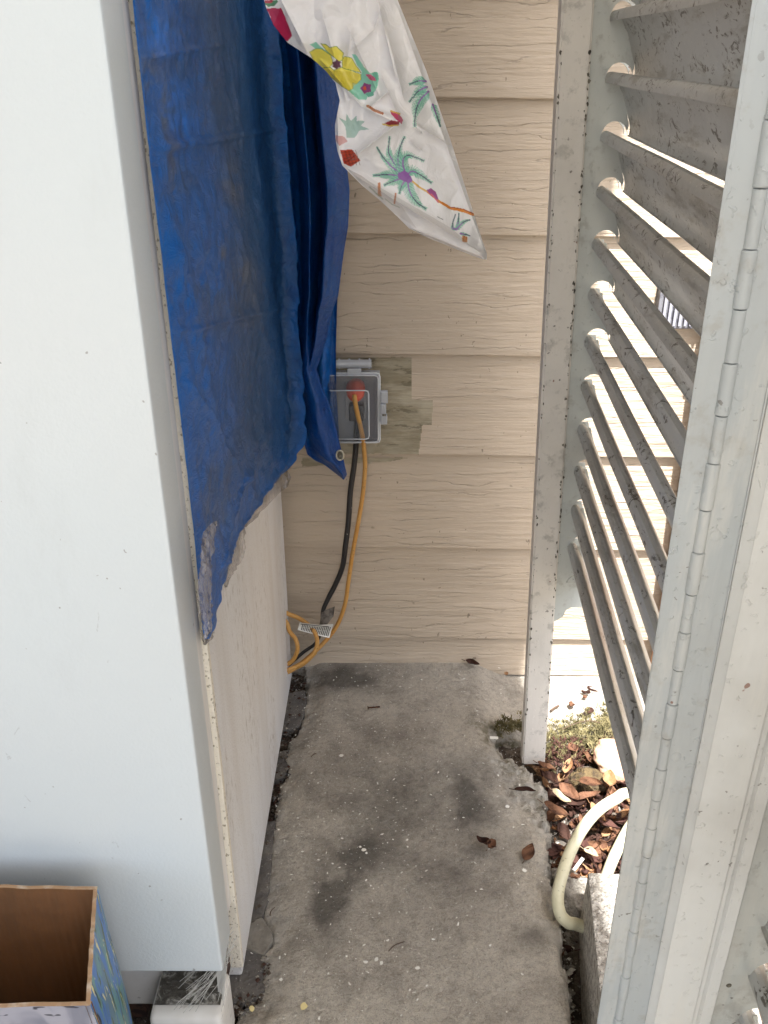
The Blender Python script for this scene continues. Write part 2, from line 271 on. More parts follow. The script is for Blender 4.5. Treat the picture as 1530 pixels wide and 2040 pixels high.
# ---------------------------------------------------------------- object helpers
def prop(o, label=None, cat=None, group=None, kind=None):
    if label: o['label'] = label
    if cat: o['category'] = cat
    if group: o['group'] = group
    if kind: o['kind'] = kind
    return o
def link(name, me, mats, parent=None, smooth=False):
    o = bpy.data.objects.new(name, me); COL.objects.link(o)
    if not isinstance(mats, (list, tuple)): mats = [mats]
    for m in mats: me.materials.append(m)
    if smooth:
        me.polygons.foreach_set('use_smooth', [True]*len(me.polygons))
    if parent:
        o.parent = parent
        w = Vector((0, 0, 0)); q = parent
        while q: w += q.location; q = q.parent
        o.location = -w
    return o
def thing(name, loc, label, cat, group=None):
    e = bpy.data.objects.new(name, None); COL.objects.link(e); e.location = loc; e.empty_display_size = .05
    return prop(e, label, cat, group)
class MB:
    def __init__(s): s.v = []; s.f = []; s.m = []
    def quad(s, *p, m=0):
        n = len(s.v); s.v += [tuple(q) for q in p]; s.f.append(tuple(range(n, n+len(p)))); s.m.append(m); return s
    def box(s, a, b, m=0):
        x0, y0, z0 = a; x1, y1, z1 = b; n = len(s.v)
        s.v += [(x0,y0,z0),(x1,y0,z0),(x1,y1,z0),(x0,y1,z0),(x0,y0,z1),(x1,y0,z1),(x1,y1,z1),(x0,y1,z1)]
        for f in ((0,3,2,1),(4,5,6,7),(0,1,5,4),(1,2,6,5),(2,3,7,6),(3,0,4,7)): s.f.append(tuple(n+i for i in f)); s.m.append(m)
        return s
    def prism(s, pts, d, m=0, caps=True):          # closed loop of 3D points swept by d
        n = len(s.v); k = len(pts); s.v += [tuple(p) for p in pts]+[tuple(Vector(p)+Vector(d)) for p in pts]
        for i in range(k): j = (i+1) % k; s.f.append((n+i, n+j, n+k+j, n+k+i)); s.m.append(m)
        if caps: s.f.append(tuple(range(n, n+k))[::-1]); s.f.append(tuple(range(n+k, n+2*k))); s.m += [m, m]
        return s
    def tube(s, pts, r, seg=10, m=0, flat=1.0, cap=True):
        pts = [Vector(p) for p in pts]; n0 = len(s.v); N = len(pts)
        rr = r if isinstance(r, (list, tuple)) else [r]*N
        up = Vector((0, 0, 1)); prev = None
        for i, p in enumerate(pts):
            t = (pts[min(i+1, N-1)]-pts[max(i-1, 0)]).normalized()
            if prev is None:
                a = t.cross(up if abs(t.z) < .95 else Vector((0, 1, 0))).normalized()
            else: a = (prev-t*prev.dot(t)).normalized()
            prev = a; b = t.cross(a)
            for k in range(seg):
                an = 2*math.pi*k/seg; s.v.append(tuple(p+a*math.cos(an)*rr[i]+b*math.sin(an)*rr[i]*flat))
        for i in range(N-1):
            for k in range(seg):
                j = (k+1) % seg; s.f.append((n0+i*seg+k, n0+i*seg+j, n0+(i+1)*seg+j, n0+(i+1)*seg+k)); s.m.append(m)
        if cap: s.f.append(tuple(n0+k for k in range(seg))[::-1]); s.f.append(tuple(n0+(N-1)*seg+k for k in range(seg))); s.m += [m, m]
        return s
    def build(s, name, mats, parent=None, smooth=False, bevel=0, bseg=2, angle=30):
        me = bpy.data.meshes.new(name); me.from_pydata(s.v, [], s.f)
        bm = bmesh.new(); bm.from_mesh(me); 
        for f, mi in zip(bm.faces, s.m): f.material_index = mi
        bmesh.ops.recalc_face_normals(bm, faces=bm.faces)
        if bevel:
            ed = [e for e in bm.edges if len(e.link_faces) == 2 and e.calc_face_angle(0) > math.radians(angle)]
            bmesh.ops.bevel(bm, geom=ed, offset=bevel, segments=bseg, affect='EDGES', profile=.6)
        if smooth == 'auto':
            for f in bm.faces: f.smooth = True
            for e in bm.edges:
                if len(e.link_faces) == 2 and e.calc_face_angle(0) > math.radians(32): e.smooth = False
        bm.to_mesh(me); bm.free()
        return link(name, me, mats, parent, smooth is True)
def catmull(pts, n=8):
    pts = [Vector(p) for p in pts]; P = [pts[0]]+pts+[pts[-1]]; out = []
    for i in range(1, len(P)-2):
        p0, p1, p2, p3 = P[i-1:i+3]
        for k in range(n):
            t = k/n; out.append(.5*((2*p1)+(-p0+p2)*t+(2*p0-5*p1+4*p2-p3)*t*t+(-p0+3*p1-3*p2+p3)*t**3))
    out.append(pts[-1]); return out
def gridmesh(name, P, ok=None, cols=None, extra=None):
    """P: (n,m,3) array of points -> mesh of quads"""
    n, m = P.shape[:2]; idx = np.arange(n*m).reshape(n, m)
    q = np.stack([idx[:-1, :-1], idx[:-1, 1:], idx[1:, 1:], idx[1:, :-1]], -1).reshape(-1, 4)
    if ok is not None:
        o = ok.reshape(-1); q = q[o[q].all(1)]
    used = np.unique(q); remap = -np.ones(n*m, int); remap[used] = np.arange(len(used)); q = remap[q]
    V = P.reshape(-1, 3)[used]
    me = bpy.data.meshes.new(name)
    me.vertices.add(len(V)); me.vertices.foreach_set('co', V.astype(np.float32).ravel())
    me.loops.add(len(q)*4); me.loops.foreach_set('vertex_index', q.astype(np.int32).ravel())
    me.polygons.add(len(q)); me.polygons.foreach_set('loop_start', np.arange(0, len(q)*4, 4, dtype=np.int32))
    me.update(calc_edges=True)
    if cols:
        for nm, c in cols.items():
            a = me.color_attributes.new(nm, 'FLOAT_COLOR', 'POINT')
            cc = np.ones((len(V), 4), np.float32); cc[:, :3] = c.reshape(-1, 3)[used]; a.data.foreach_set('color', cc.ravel())
    if extra:
        for nm, c in extra.items():
            a = me.attributes.new(nm, 'FLOAT', 'POINT'); a.data.foreach_set('value', c.reshape(-1)[used].astype(np.float32))
    me.validate(); return me
def rays(U, V):
    s = (U-CU)/F; t = (V-CV)/F
    return s, cT-t*sT, -sT-t*cT

# ================================================================ GROUND, SLAB
g = MB().box((-40, -40, -.6), (40, 40, -.12)).build('ground', MSO); prop(g, kind='structure')
Lp = [(560,1316),(603,1320),(612,1352),(609,1385),(606,1412),(596,1440),(577,1468),(569,1500),(573,1528),(560,1558),(550,1600),(546,1650),(534,1700),(537,1732),(529,1790),(524,1826),(539,1853),(534,1880),(522,1900),(517,1925),(524,1948),(516,1975),(500,1992),(474,2008),(455,2060),(300,2090)]
Rp = [(1145,2200),(1141,2045),(1130,1960),(1119,1880),(1112,1830),(1104,1782),(1093,1742),(1096,1705),(1086,1662),(1092,1620),(1087,1588),(1076,1538),(1048,1510),(1012,1486),(988,1468),(990,1446),(1045,1440),(1100,1452),(1150,1440),(1195,1405),(1260,1395)]
slabpoly = [(-2.0, 1.6), (onZ(*Lp[0]).x, 1.6)]+[tuple(onZ(*p)[:2]) for p in Lp]+[(-1.0, .60), (-1.0, .2), (.24, .2)]+[tuple(onZ(*p)[:2]) for p in Rp]+[(1.6, 1.25), (1.6, 1.6)]
slabpoly = slabpoly[1:]
x = np.arange(-.75, 1.4, .0035); y = np.arange(.40, 1.50, .0035); X, Y = np.meshgrid(x, y)
rg = np.where((X > .12) & (Y > .78), 2.0, 1.0)
wx = X+rg*.010*(fbm(X*45, Y*45, 3)-.5)+rg*.010*(fbm(X*140, Y*140, 5)-.5); wy = Y+rg*.010*(fbm(X*45, Y*45, 9)-.5)+rg*.010*(fbm(X*140, Y*140, 6)-.5)
ins = inpoly(wx, wy, slabpoly); dd = dline(wx, wy, slabpoly, True); sd = np.where(ins, dd, -dd)
left = (X < 0)
spall = np.clip(1-sd/.040, 0, 1)*left + np.clip(1-sd/np.where(Y > .78, .030, .010), 0, 1)*(~left)
ch = [tuple(onZ(*p)[:2]) for p in [(1000,1475),(1060,1520),(1085,1590),(1090,1640),(1060,1610),(1020,1580),(1000,1530)]]
chunk = sstep(.03, -.005, np.where(inpoly(X, Y, ch), -.01, dline(X, Y, ch, True)))
mossc = onZ(1000, 1450); mossm = np.exp(-(((X-mossc.x)/.05)**2+((Y-mossc.y)/.035)**2))+.6*np.exp(-(dline(X, Y, [tuple(onZ(*p)[:2]) for p in [(990,1470),(1040,1540),(1070,1590),(1085,1640)]])/.02)**2)
Z = .0025*(fbm(X*6, Y*6, 1)-.5)+.0012*(fbm(X*80, Y*80, 2)-.5)
Z += -spall*(.004+.016*fbm(X*60, Y*60, 11))*1.0
Z += chunk*(.045*(fbm(X*38, Y*38, 21, 6, .6)-.5)-.004)
Z += -.034*sstep(.17, .27, X)*sstep(1.12, 1.2, Y)
Z += -.10*sstep(.001, -.012, sd)
rust = np.exp(-(((X-onZ(735,1610).x)/.03)**2+((Y-onZ(735,1610).y)/.03)**2))
st = 0
for (u, v, a, b, k) in [(672,1770,.035,.05,1.0),(640,1815,.02,.03,.7),(700,1700,.05,.05,.8),(690,1350,.09,.05,.9),(760,1560,.13,.10,.45),(870,1690,.10,.12,.45),(1060,1860,.03,.03,.5),(640,1870,.05,.03,.35),(940,1590,.06,.09,.6)]:
    c = onZ(u, v); st = st+k*np.exp(-(((X-c.x)/a)**2+((Y-c.y)/b)**2)*1.3)
st = np.clip(st*(.25+1.5*sstep(.25, .75, fbm(X*14, Y*14, 31, 6, .65))), 0, 1)*.80
mask = np.stack([np.clip(spall*.9+chunk*.9, 0, 1), np.clip(mossm*1.1, 0, 1), st], -1)
me = gridmesh('concrete_slab', np.stack([X, Y, Z], -1), cols={'mask': mask})
slab = link('concrete_slab', me, MCO, smooth=True); prop(slab, kind='structure')
pt = MB().box((-5, -6, -.14), (5, .398, -.001)).build('patio_floor', MPA); prop(pt, kind='structure')
# soil bed around the slab
x = np.arange(-.8, 2.0, .008); y = np.arange(.40, 1.5, .008); X, Y = np.meshgrid(x, y)
Zs = -.055+.03*(fbm(X*18, Y*18, 41)-.5)+.016*(fbm(X*60, Y*60, 43)-.5)
Zs += .026*sstep(-.1, -.2, X)
Zs += -.05*sstep(.86, .70, Y)*sstep(.22, .25, X)
gr = np.clip(np.exp(-(((X-onZ(1110,1680).x)/.035)**2+((Y-onZ(1110,1680).y)/.09)**2))*1.3*fbm(X*60, Y*60, 77)*1.6, 0, 1)
me = gridmesh('soil_bed', np.stack([X, Y, Zs], -1), cols={'mask': np.stack([gr, gr*0, gr*0], -1)})
prop(link('soil_bed', me, MSO, smooth=True), kind='structure')
def soilz(px, py):
    i = int(round((py-.40)/.008)); j = int(round((px+.8)/.008)); return float(Zs[max(0, min(i, Zs.shape[0]-1)), max(0, min(j, Zs.shape[1]-1))])

# ================================================================ HOUSE WALL
YW = 1.425
wall = thing('siding_wall', (0, YW+.02, 0), 'beige painted lap siding house wall with fine wood grain cracks, behind everything', 'wall')
zb = [onY(900, v, YW).z for v in (195, 468, 708, 907, 1093, 1272)]
zs = [zb[0]+.141*k for k in range(9, 0, -1)]+zb+[-.028]
for i, z0 in enumerate(zs):
    z1 = (zs[i-1] if i else z0+.141)+.02
    b = MB(); x0, x1 = -1.8, 3.2; tl = -.0125
    def bz(xx, z): return z+tl*(xx-.13)
    pr = lambda xx: [(xx, YW, bz(xx, z0)), (xx, YW+.0070, bz(xx, z0)), (xx, YW+.0190, bz(xx, z1)), (xx, YW+.0115, bz(xx, z1))]
    a, c = pr(x0), pr(x1); n = 4
    b.v = a+c; b.f = [(0,1,2,3),(4,7,6,5),(0,4,5,1),(1,5,6,2),(2,6,7,3),(3,7,4,0)]; b.m = [0]*6
    b.build('siding_board', MS, wall, bevel=.0012, bseg=1)
MB().box((-1.8, YW+.026, -.3), (3.2, YW+.12, 2.35)).build('backing_wall', MSP, wall)
# unpainted patches beside the outlet cover (older paint, thin layer missing around it)
def wy(z):            # front face of the board at height z
    for i, z0 in enumerate(zs):
        if z >= z0: 
            z1 = (zs[i-1] if i else z0+.141)+.02; return YW+.0115*(z-z0)/(z1-z0)
    return YW
def patch(pix, off=.0008):
    us = [p[0] for p in pix]; vs = [p[1] for p in pix]
    U, V = np.meshgrid(np.arange(min(us), max(us)+2, 2.0), np.arange(min(vs), max(vs)+1.5, 1.5))
    q = inpoly(U+2.5*(fbm(U/5, V/9, 7)-.5), V+2.5*(fbm(U/9, V/5, 8)-.5), pix); dx, dy, dz = rays(U, V); k = (YW+.005)/dy; X, Z = dx*k, H+dz*k
    Yw_ = np.vectorize(wy)(Z+.0125*(X-.13))-off
    return link('unpainted_patch', gridmesh('unpainted_patch', np.stack([X, Yw_, Z], -1), ok=q), MSP, wall)
patch([(640,713),(821,712),(821,795),(864,797),(860,846),(842,847),(834,904),(758,903),(640,903)])
patch([(600,913),(800,912),(822,914),(770,922),(700,926),(600,932)])

# patio roof overhead (out of the picture), gives the shade the gap lies in
k = 2.35*SUN.x/SUN.z
roof = thing('patio_roof', (-1, 0, 2.35), 'white patio roof above the gap, out of the photograph', 'roof')
MB().box((-3.5, -2.2, 2.36), (.297+k, 1.42, 2.42)).build('roof_panel', MRF, roof)
MB().box((-3.5, -2.25, 2.30), (.297+k, -2.202, 2.44)).build('fascia_board', MRF, roof)

# ================================================================ REFRIGERATOR
XF = -.188
fr = thing('refrigerator', (-.55, .70, 0), 'tall white upright refrigerator with a grimy grey side, standing left of the narrow gap', 'refrigerator')
MB().box((-.90, .728, .0), (XF, 1.385, 1.78)).build('cabinet', MFS, fr, bevel=.004)
# body front flange (thin cream strip)
MB().box((-.895, .7205, .026), (XF+.0035, .7300, 1.779)).build('front_flange', MFE, fr, bevel=.0015)
MB().box((-.88, .697, .150), (XF-.002, .7203, 1.77)).build('door_gasket', MGA, fr, bevel=.002)
MB().box((-.88, .690, .030), (XF-.012, .7203, .149)).build('hinge_recess', MRU, fr)
d = MB(); d.box((-.90, .642, .128), (XF, .696, 1.78)); door = d.build('door', MFR, fr, bevel=.004, bseg=4, smooth='auto')
MB().box((-.895, .668, .03), (-.262, .6895, .127)).build('base_grille', MFT, fr, bevel=.004)
MB().box((-.89, .672, .0), (-.30, .70, .0295)).build('kick_recess', MRU, fr)
# hinge / roller cover with dusty top
a = onZ(312, 1955, .10); b_ = onZ(447, 1955, .10)
cv = MB(); cv.box((a.x, .606, .002), (b_.x+.004, .6675, .097)).build('foot_cover', MFT, fr, bevel=.010, bseg=4, smooth='auto')
x0, x1 = a.x+.004, b_.x
gx = np.linspace(x0, x1, 30); gy = np.linspace(.622, .667, 12); GX, GY = np.meshgrid(gx, gy)
link('dust', gridmesh('dust', np.stack([GX, GY, .0985+.0008*fbm(GX*200, GY*200, 2)], -1)), MFG, fr, smooth=True)
w = MB()
for i in range(26):
    p = Vector((random.uniform(x0+.02, x1+.004), random.uniform(.612, .655), .099)); q = Vector((x1-.002+random.uniform(-.006, .012), random.uniform(.66, .70), random.uniform(.11, .135)))
    mid = (p+q)/2+Vector((0, 0, -.006)); w.tube([p, mid, q], .00035, seg=3)
w.quad((x1-.006, .640, .10), (x1+.004, .615, .085), (x1+.002, .668, .128), (x1-.012, .668, .127))
w.build('cobweb', MCW, fr)

# ================================================================ BLUE TARP
tarp = thing('blue_tarp', (-.15, 1.2, 1.1), 'crumpled blue plastic tarp taped over the refrigerator side, hanging loose at its back corner', 'tarp')
tL = [(-90,250),(0,262),(350,300),(640,335),(1060,385),(1180,394),(1250,401),(1272,405)]
tR = [(-90,538),(0,545),(100,551),(400,576),(780,598),(865,602),(890,600),(905,588),(915,590),(930,574),(945,556),(965,533),(990,514),(1020,494),(1040,482),(1060,470),(1085,458),(1110,455),(1160,441),(1235,424),(1272,408)]
nv, nu = 460, 110
V = np.linspace(-90, 1272, nv); A = np.linspace(0, 1, nu); VV, AA = np.meshgrid(V, A, indexing='ij')
UU = interp(tL, VV)*(1-AA)+interp(tR, VV)*AA
dx, dy, dz = rays(UU, VV)
kX = (XF+.004)/dx; kY = 1.335/dy; k = -np.log(np.exp(-kX*30)+np.exp(-kY*30))/30
PX, PY, PZ = dx*k, dy*k, H+dz*k
# wrinkles push outwards (+x)
fold = dseg(UU, VV, (495,880), (430,1130))[0]; fold2 = dseg(UU, VV, (262,300), (470,262))[0]
wr = .012*(fbm(PY*9, PZ*7, 51, 4)-.35)+.006*np.abs(fbm(PY*30, PZ*24, 52, 3)-.5)*2+.006*np.exp(-fold/5)+.004*np.exp(-fold2/5)
for (a_, b_, am, w_) in [((300,300),(560,255),.004,5),((345,660),(600,600),.004,7),((380,100),(470,520),.004,8),((430,420),(560,840),.005,9),((360,760),(500,1000),.005,7),((590,860),(440,1120),.007,5),((540,640),(560,930),.005,8),((320,420),(420,900),.004,8),((262,120),(420,90),.003,5),((520,860),(470,960),.006,5)]:
    wr = wr+am*np.exp(-dseg(UU+6*(fbm(VV/30, UU/30, 88)-.5), VV, a_, b_)[0]/w_)
wr *= sstep(0, .08, AA)*.9+.1
wr += .012*np.exp(-((VV-520)/300)**2)*np.sin(AA*math.pi)
PX = PX+wr+.0005
def tarpcol(U, V, extra=0):
    base = np.array(lin(0, 88, 164)); grey = np.array(lin(42, 76, 114)); dirt = np.array(lin(92, 100, 112)); br = np.array(lin(36, 118, 215))
    a = interp(tL, V); b = interp(tR, V); f = (U-a)/(b-a+1e-6)
    n = fbm(U/60, V/90, 61, 4)
    g_ = sstep(.25, .55, f+.25*(n-.5))*sstep(.98, .86, f+.08*(n-.5))*sstep(1020, 850, V)*.80
    g_ = np.maximum(g_, .45*sstep(.42, .6, n)*sstep(.05, .2, f))
    g_ = np.clip(g_, 0, 1)[..., None]
    c = base*(1-g_)+grey*g_
    def blob(u, v, ru, rv, k, col, th=.5):
        nonlocal c
        m = (np.exp(-((U-u)/ru)**2-((V-v)/rv)**2)*sstep(th-.12, th+.12, fbm(U/16, V/22, int(u), 4)+.12))[..., None]*k
        c = c*(1-m)+col*m
    blob(310,75,26,45,.9,br); blob(330,190,22,34,.85,br); blob(350,245,40,25,.5,br)
    blob(290,140,16,36,.7,dirt); blob(318,220,9,90,.7,dirt,.42); blob(330,320,9,60,.6,dirt,.45)
    blob(440,370,20,45,.6,dirt); blob(455,540,30,26,.55,dirt); blob(412,505,7,12,.8,dirt,.4); blob(470,600,40,60,.3,dirt)
    return c
wear = tarpcol(UU, VV)
me = gridmesh('sheet', np.stack([PX, PY, PZ], -1), cols={'wear': wear})
o = link('sheet', me, MTP, tarp, smooth=True)
sm = o.modifiers.new('thick', 'SOLIDIFY'); sm.thickness = .0008
# loose hanging fold behind the back corner
dL = [(-90,530),(0,540),(400,570),(780,594),(865,600),(905,612),(918,628),(925,645),(955,684)]
dR = [(-90,640),(0,648),(165,672),(250,681),(380,696),(450,693),(520,682),(590,673),(620,661),(680,649),(735,631),(770,642),(800,655),(850,669),(900,681),(945,691),(955,685)]
V = np.linspace(-90, 955, 380); A = np.linspace(0, 1, 90); VV, AA = np.meshgrid(V, A, indexing='ij')
UU = interp(dL, VV)*(1-AA)+interp(dR, VV)*AA
ag = AA+.05*(fbm(VV/220, AA*0, 71)-.5)
Yw = np.interp(ag, [0, .10, .22, .38, .50, .58, .66, .80, 1.0], [1.345, 1.385, 1.375, 1.300, 1.345, 1.385, 1.265, 1.275, 1.30])
fl = sstep(760, 560, VV); Yw = Yw*fl+(1-fl)*(1.335+.02*np.sin(AA*7+1))
Yw = Yw+.012*(fbm(AA*4, VV/120, 73, 4)-.5)
dx, dy, dz = rays(UU, VV); k = Yw/dy
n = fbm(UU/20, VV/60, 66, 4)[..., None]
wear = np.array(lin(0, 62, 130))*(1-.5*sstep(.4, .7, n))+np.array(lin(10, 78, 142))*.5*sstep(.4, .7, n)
me = gridmesh('drape', np.stack([dx*k, Yw, H+dz*k], -1), cols={'wear': wear})
o = link('drape', me, MTP, tarp, smooth=True); sm = o.modifiers.new('thick', 'SOLIDIFY'); sm.thickness = .0008
V = np.linspace(540, 872, 130); A = np.linspace(0, 1, 40); VV, AA = np.meshgrid(V, A, indexing='ij')
UU = 612*(1-AA)+interp([(540,676),(600,672),(700,669),(780,670),(872,676)], VV)*AA
Yw = 1.375+.01*np.sin(AA*9)+.008*(fbm(AA*5, VV/80, 75)-.5); dx, dy, dz = rays(UU, VV); k = Yw/dy
wear = np.broadcast_to(np.array(lin(8, 84, 156)), VV.shape+(3,)).copy()
o = link('back_fold', gridmesh('back_fold', np.stack([dx*k, Yw, H+dz*k], -1), cols={'wear': wear}), MTP, tarp, smooth=True)
# grommet
gp = onY(677, 907, 1.327)
gm = MB(); ring = 24
for j in range(10):
    for i in range(ring): pass
gm.tube([gp+Vector((math.cos(a_)*.0062, .0, math.sin(a_)*.0088)) for a_ in [2*math.pi*i/24 for i in range(25)]], .0017, seg=8, cap=False)
gm.build('grommet', MMT, tarp, smooth=True)
gm = MB(); gm.v = [tuple(gp+Vector((math.cos(a_)*.0052, .0002, math.sin(a_)*.0078))) for a_ in [2*math.pi*i/16 for i in range(16)]]; gm.f = [tuple(range(16))]; gm.m = [0]
gm.build('grommet_hole', MCH, tarp)
def tape(pix_l, pix_r, off, seed, n=40, name='tape'):
    v0, v1 = pix_l[0][0], pix_l[-1][0]
    V = np.linspace(v0, v1, n*2); A = np.linspace(0, 1, 24); VV, AA = np.meshgrid(V, A, indexing='ij')
    jit = 3*(fbm(VV/7, AA*3, seed)-.5)
    UU = (interp(pix_l, VV))*(1-AA)+(interp(pix_r, VV))*AA+jit
    dx, dy, dz = rays(UU, VV); k = np.minimum((XF+off)/dx, 1.38/dy)
    PX = dx*k+.008*np.abs(fbm(AA*5, VV/18, seed+3, 3)-.5)
    return link(name, gridmesh(name, np.stack([PX, dy*k, H+dz*k], -1)), MTC, tarp, smooth=True)
tape([(1038,425),(1060,403),(1120,397),(1200,390),(1240,398),(1255,404),(1272,406)], [(1038,430),(1060,428),(1120,420),(1200,420),(1240,421),(1255,422),(1272,408)], .022, 81)
tape([(1050,470),(1080,455),(1120,443),(1150,441),(1170,446)], [(1050,487),(1080,487),(1110,484),(1140,464),(1170,450)], .006, 82)
tape([(935,560),(950,545),(970,525),(1000,505),(1050,482)], [(935,568),(950,580),(970,572),(983,556),(1050,489)], .006, 83)
tape([(1255,398),(1270,400),(1285,405)], [(1255,424),(1268,424),(1285,407)], .003, 84, n=12)

# ================================================================ PLASTIC TABLECLOTH
bagL = [(-90,498),(0,526),(15,530),(50,545),(85,573),(100,596),(115,620),(140,648),(165,668),(200,677),(250,667),(275,668),(300,672),(330,682),(345,697),(370,722),(400,758),(430,790),(455,815),(475,855),(490,893),(507,935),(517,962)]
bagR = [(-90,768),(0,792),(140,849),(280,898),(430,945),(480,961),(505,970),(517,970)]
nv, nu = 520, 300
V = np.linspace(-90, 517, nv); A = np.linspace(0, 1, nu); VV, AA = np.meshgrid(V, A, indexing='ij')
UU = interp(bagL, VV)*(1-AA)+interp(bagR, VV)*AA
hh = .010*(fbm(UU/90, VV/120, 91, 3)-.5)+.016*np.abs(fbm(UU/55, VV/75, 93, 2)-.5)
def crease(a, b, amp, w, side=None):
    global hh
    d, t = dseg(UU, VV, a, b); hh = hh+amp*np.exp(-d/w)*np.clip(4*t*(1-t)+.35, 0, 1)
for a, b, am, w_ in [((640,20),(690,200),.008,9),((752,0),(790,160),.010,7),((770,60),(805,200),.012,9),((690,50),(760,200),.007,7),((560,0),(615,110),.008,10),
                    ((688,325),(800,240),.014,8),((800,240),(740,218),.010,8),((735,215),(775,180),.008,6),((700,345),(960,505),.012,8),((760,150),(800,250),.008,8),
                    ((640,120),(720,212),.010,6),((720,212),(800,250),.008,5),((790,10),(965,500),.006,6),((830,250),(895,290),.010,5),((840,265),(826,255),.008,4),((815,280),(840,300),.006,5),
                    ((700,100),(745,60),.006,5),((745,60),(760,10),.006,5),((690,130),(700,60),.005,5),((670,170),(676,330),.008,7),((820,455),(960,512),.010,5),((870,60),(800,10),.004,6)]:
    crease(a, b, am, w_)
Yb = .99-hh+.05*(AA-.5)**2
dx, dy, dz = rays(UU, VV); k = Yb/dy
paint = np.broadcast_to(np.array(lin(250, 250, 252)), VV.shape+(3,)).copy()
n1 = sstep(.45, .7, fbm(UU/70, VV/50, 95))[..., None]*.25; paint = paint*(1-n1)+np.array(lin(232, 228, 224))*n1
U2 = UU+1.6*(fbm(UU/6, VV/6, 97)-.5); V2 = VV+1.6*(fbm(UU/6, VV/6, 98)-.5)
def pp(poly, c, k=1.0):
    m = inpoly(U2, V2, poly); paint[m] = paint[m]*(1-k)+np.array(lin(*c))*k
def pl(pts, w, c, k=1.0, w2=None):
    for i in range(len(pts)-1):
        d, t = dseg(U2, V2, pts[i], pts[i+1]); f = (i+t)/(len(pts)-1); ww = w+(0 if w2 is None else (w2-w)*f)
        m = d < ww; paint[m] = paint[m]*(1-k)+np.array(lin(*c))*k
def c2(x, y): return (640+x/4.25, 100+y/4.25)           # close-up coordinates measured on the cloth
def c3(x, y): return (500+x/5.885, y/5.885)
TEAL, TEALD, PUR, NAV = (146, 214, 190), (104, 182, 158), (160, 116, 190), (84, 76, 116)
# pink shape at the top left, green rim above it
pp([c3(155,0),(c3(300,0)),c3(320,20),c3(270,70),c3(200,80),c3(165,50)], (96, 150, 116)); pp([c3(155,0),c3(265,0),c3(240,35),c3(170,40)], (190, 72, 92))
pp([c3(180,100),c3(355,95),c3(400,200),c3(485,415),c3(430,485),c3(240,385),c3(230,200)], (188, 44, 84)); pp([c3(180,100),c3(340,97),c3(320,160),c3(270,280),c3(235,350),c3(228,190)], (200, 84, 116), .6)
# foliage behind the yellow flower
pp([c3(690,520),c3(760,490),c3(830,560),c3(940,640),c3(900,680),c3(740,560)], TEAL); pp([c3(1185,640),c3(1230,640),c3(1330,790),c3(1400,860),c3(1490,850),c3(1500,930),c3(1480,1030),c3(1440,1090),c3(1370,1130),c3(1350,1170),c3(1260,1165),c3(1150,1070),c3(1200,960),c3(1290,900),c3(1300,840),c3(1240,760)], TEAL)
pp([c3(1420,850),c3(1480,845),c3(1505,930),c3(1450,960)], TEALD); pp([c3(1340,1100),c3(1440,1070),c3(1440,1120),c3(1380,1140)], TEALD)
YEL = (244, 232, 96); YED = (214, 196, 58)
for poly in ([(690,610),(760,570),(830,575),(940,650),(960,740),(920,790),(830,800),(740,730)], [(820,515),(880,520),(920,560),(1000,540),(1080,620),(1080,700),(1030,720),(960,660),(880,590)],
             [(1070,700),(1100,660),(1180,680),(1220,750),(1290,850),(1200,830),(1070,800)], [(830,800),(930,790),(980,830),(970,930),(900,880)],
             [(980,820),(1060,790),(1180,830),(1290,870),(1290,930),(1240,980),(1190,970),(1195,1040),(1150,1060),(1060,1010),(970,930)]):
    pp([c3(*q) for q in poly], YEL)
    pl([c3(*q) for q in poly]+[c3(*poly[0])], .7, (112, 146, 60), .8)
pp([c3(830,810),c3(970,830),c3(1180,840),c3(1280,880),c3(1240,980),c3(1150,1060),c3(970,930)], YED, .6)
star = [(c3(1005+r*math.cos(a_), 755+r*math.sin(a_))) for a_, r in [(i*math.pi/6, 62 if i % 2 else 42) for i in range(12)]]
pp(star, (104, 58, 92)); pp([c3(1350+r*math.cos(a_), 1035+r*math.sin(a_)) for a_, r in [(i*math.pi/5, 72 if i % 2 else 52) for i in range(10)]], (148, 72, 132))
pp([c3(1335+22*math.cos(i), 1035+28*math.sin(i)) for i in range(6)], (222, 96, 60)); pp([c3(1340,870),c3(1400,870),c3(1450,910),c3(1470,950),c3(1400,940)], (206, 88, 130))
# trunk bits and folded red motif
pl([c2(390,470), c2(450,510), c2(520,535)], 2.6, (196, 124, 82)); pp([c2(585,515),c2(660,540),c2(692,590),c2(680,625),c2(650,600),c2(590,540)], (204, 60, 112)); pl([c2(590,515),c2(665,538)], 1.6, (230, 190, 90))
pp([c2(530,620),c2(590,595),c2(660,600),c2(660,630),c2(600,640)], (164, 40, 52)); pl([c2(520,625),c2(580,640),c2(650,635)], 1.4, (228, 196, 80))
# pineapple crown, pale through the film, and its fruit under the fold
pp([c2(150,570),c2(210,600),c2(215,535),c2(250,600),c2(300,555),c2(300,600),c2(370,600),c2(335,640),c2(405,670),c2(320,680),c2(290,740),c2(215,740),c2(205,650)], (146, 188, 176), .85)
pp([c2(120,720),c2(190,730),c2(225,770),c2(150,810),c2(125,770)], (224, 160, 156), .8)
pp([c2(160,845),c2(260,840),c2(330,935),c2(250,985),c2(190,960)], (200, 72, 38)); 
for q in range(5): pl([c2(170+q*30,850), c2(215+q*28,970)], .5, (120, 40, 30)); pl([c2(165+q*14,870+q*24), c2(280+q*6,850+q*24)], .5, (120, 40, 30))
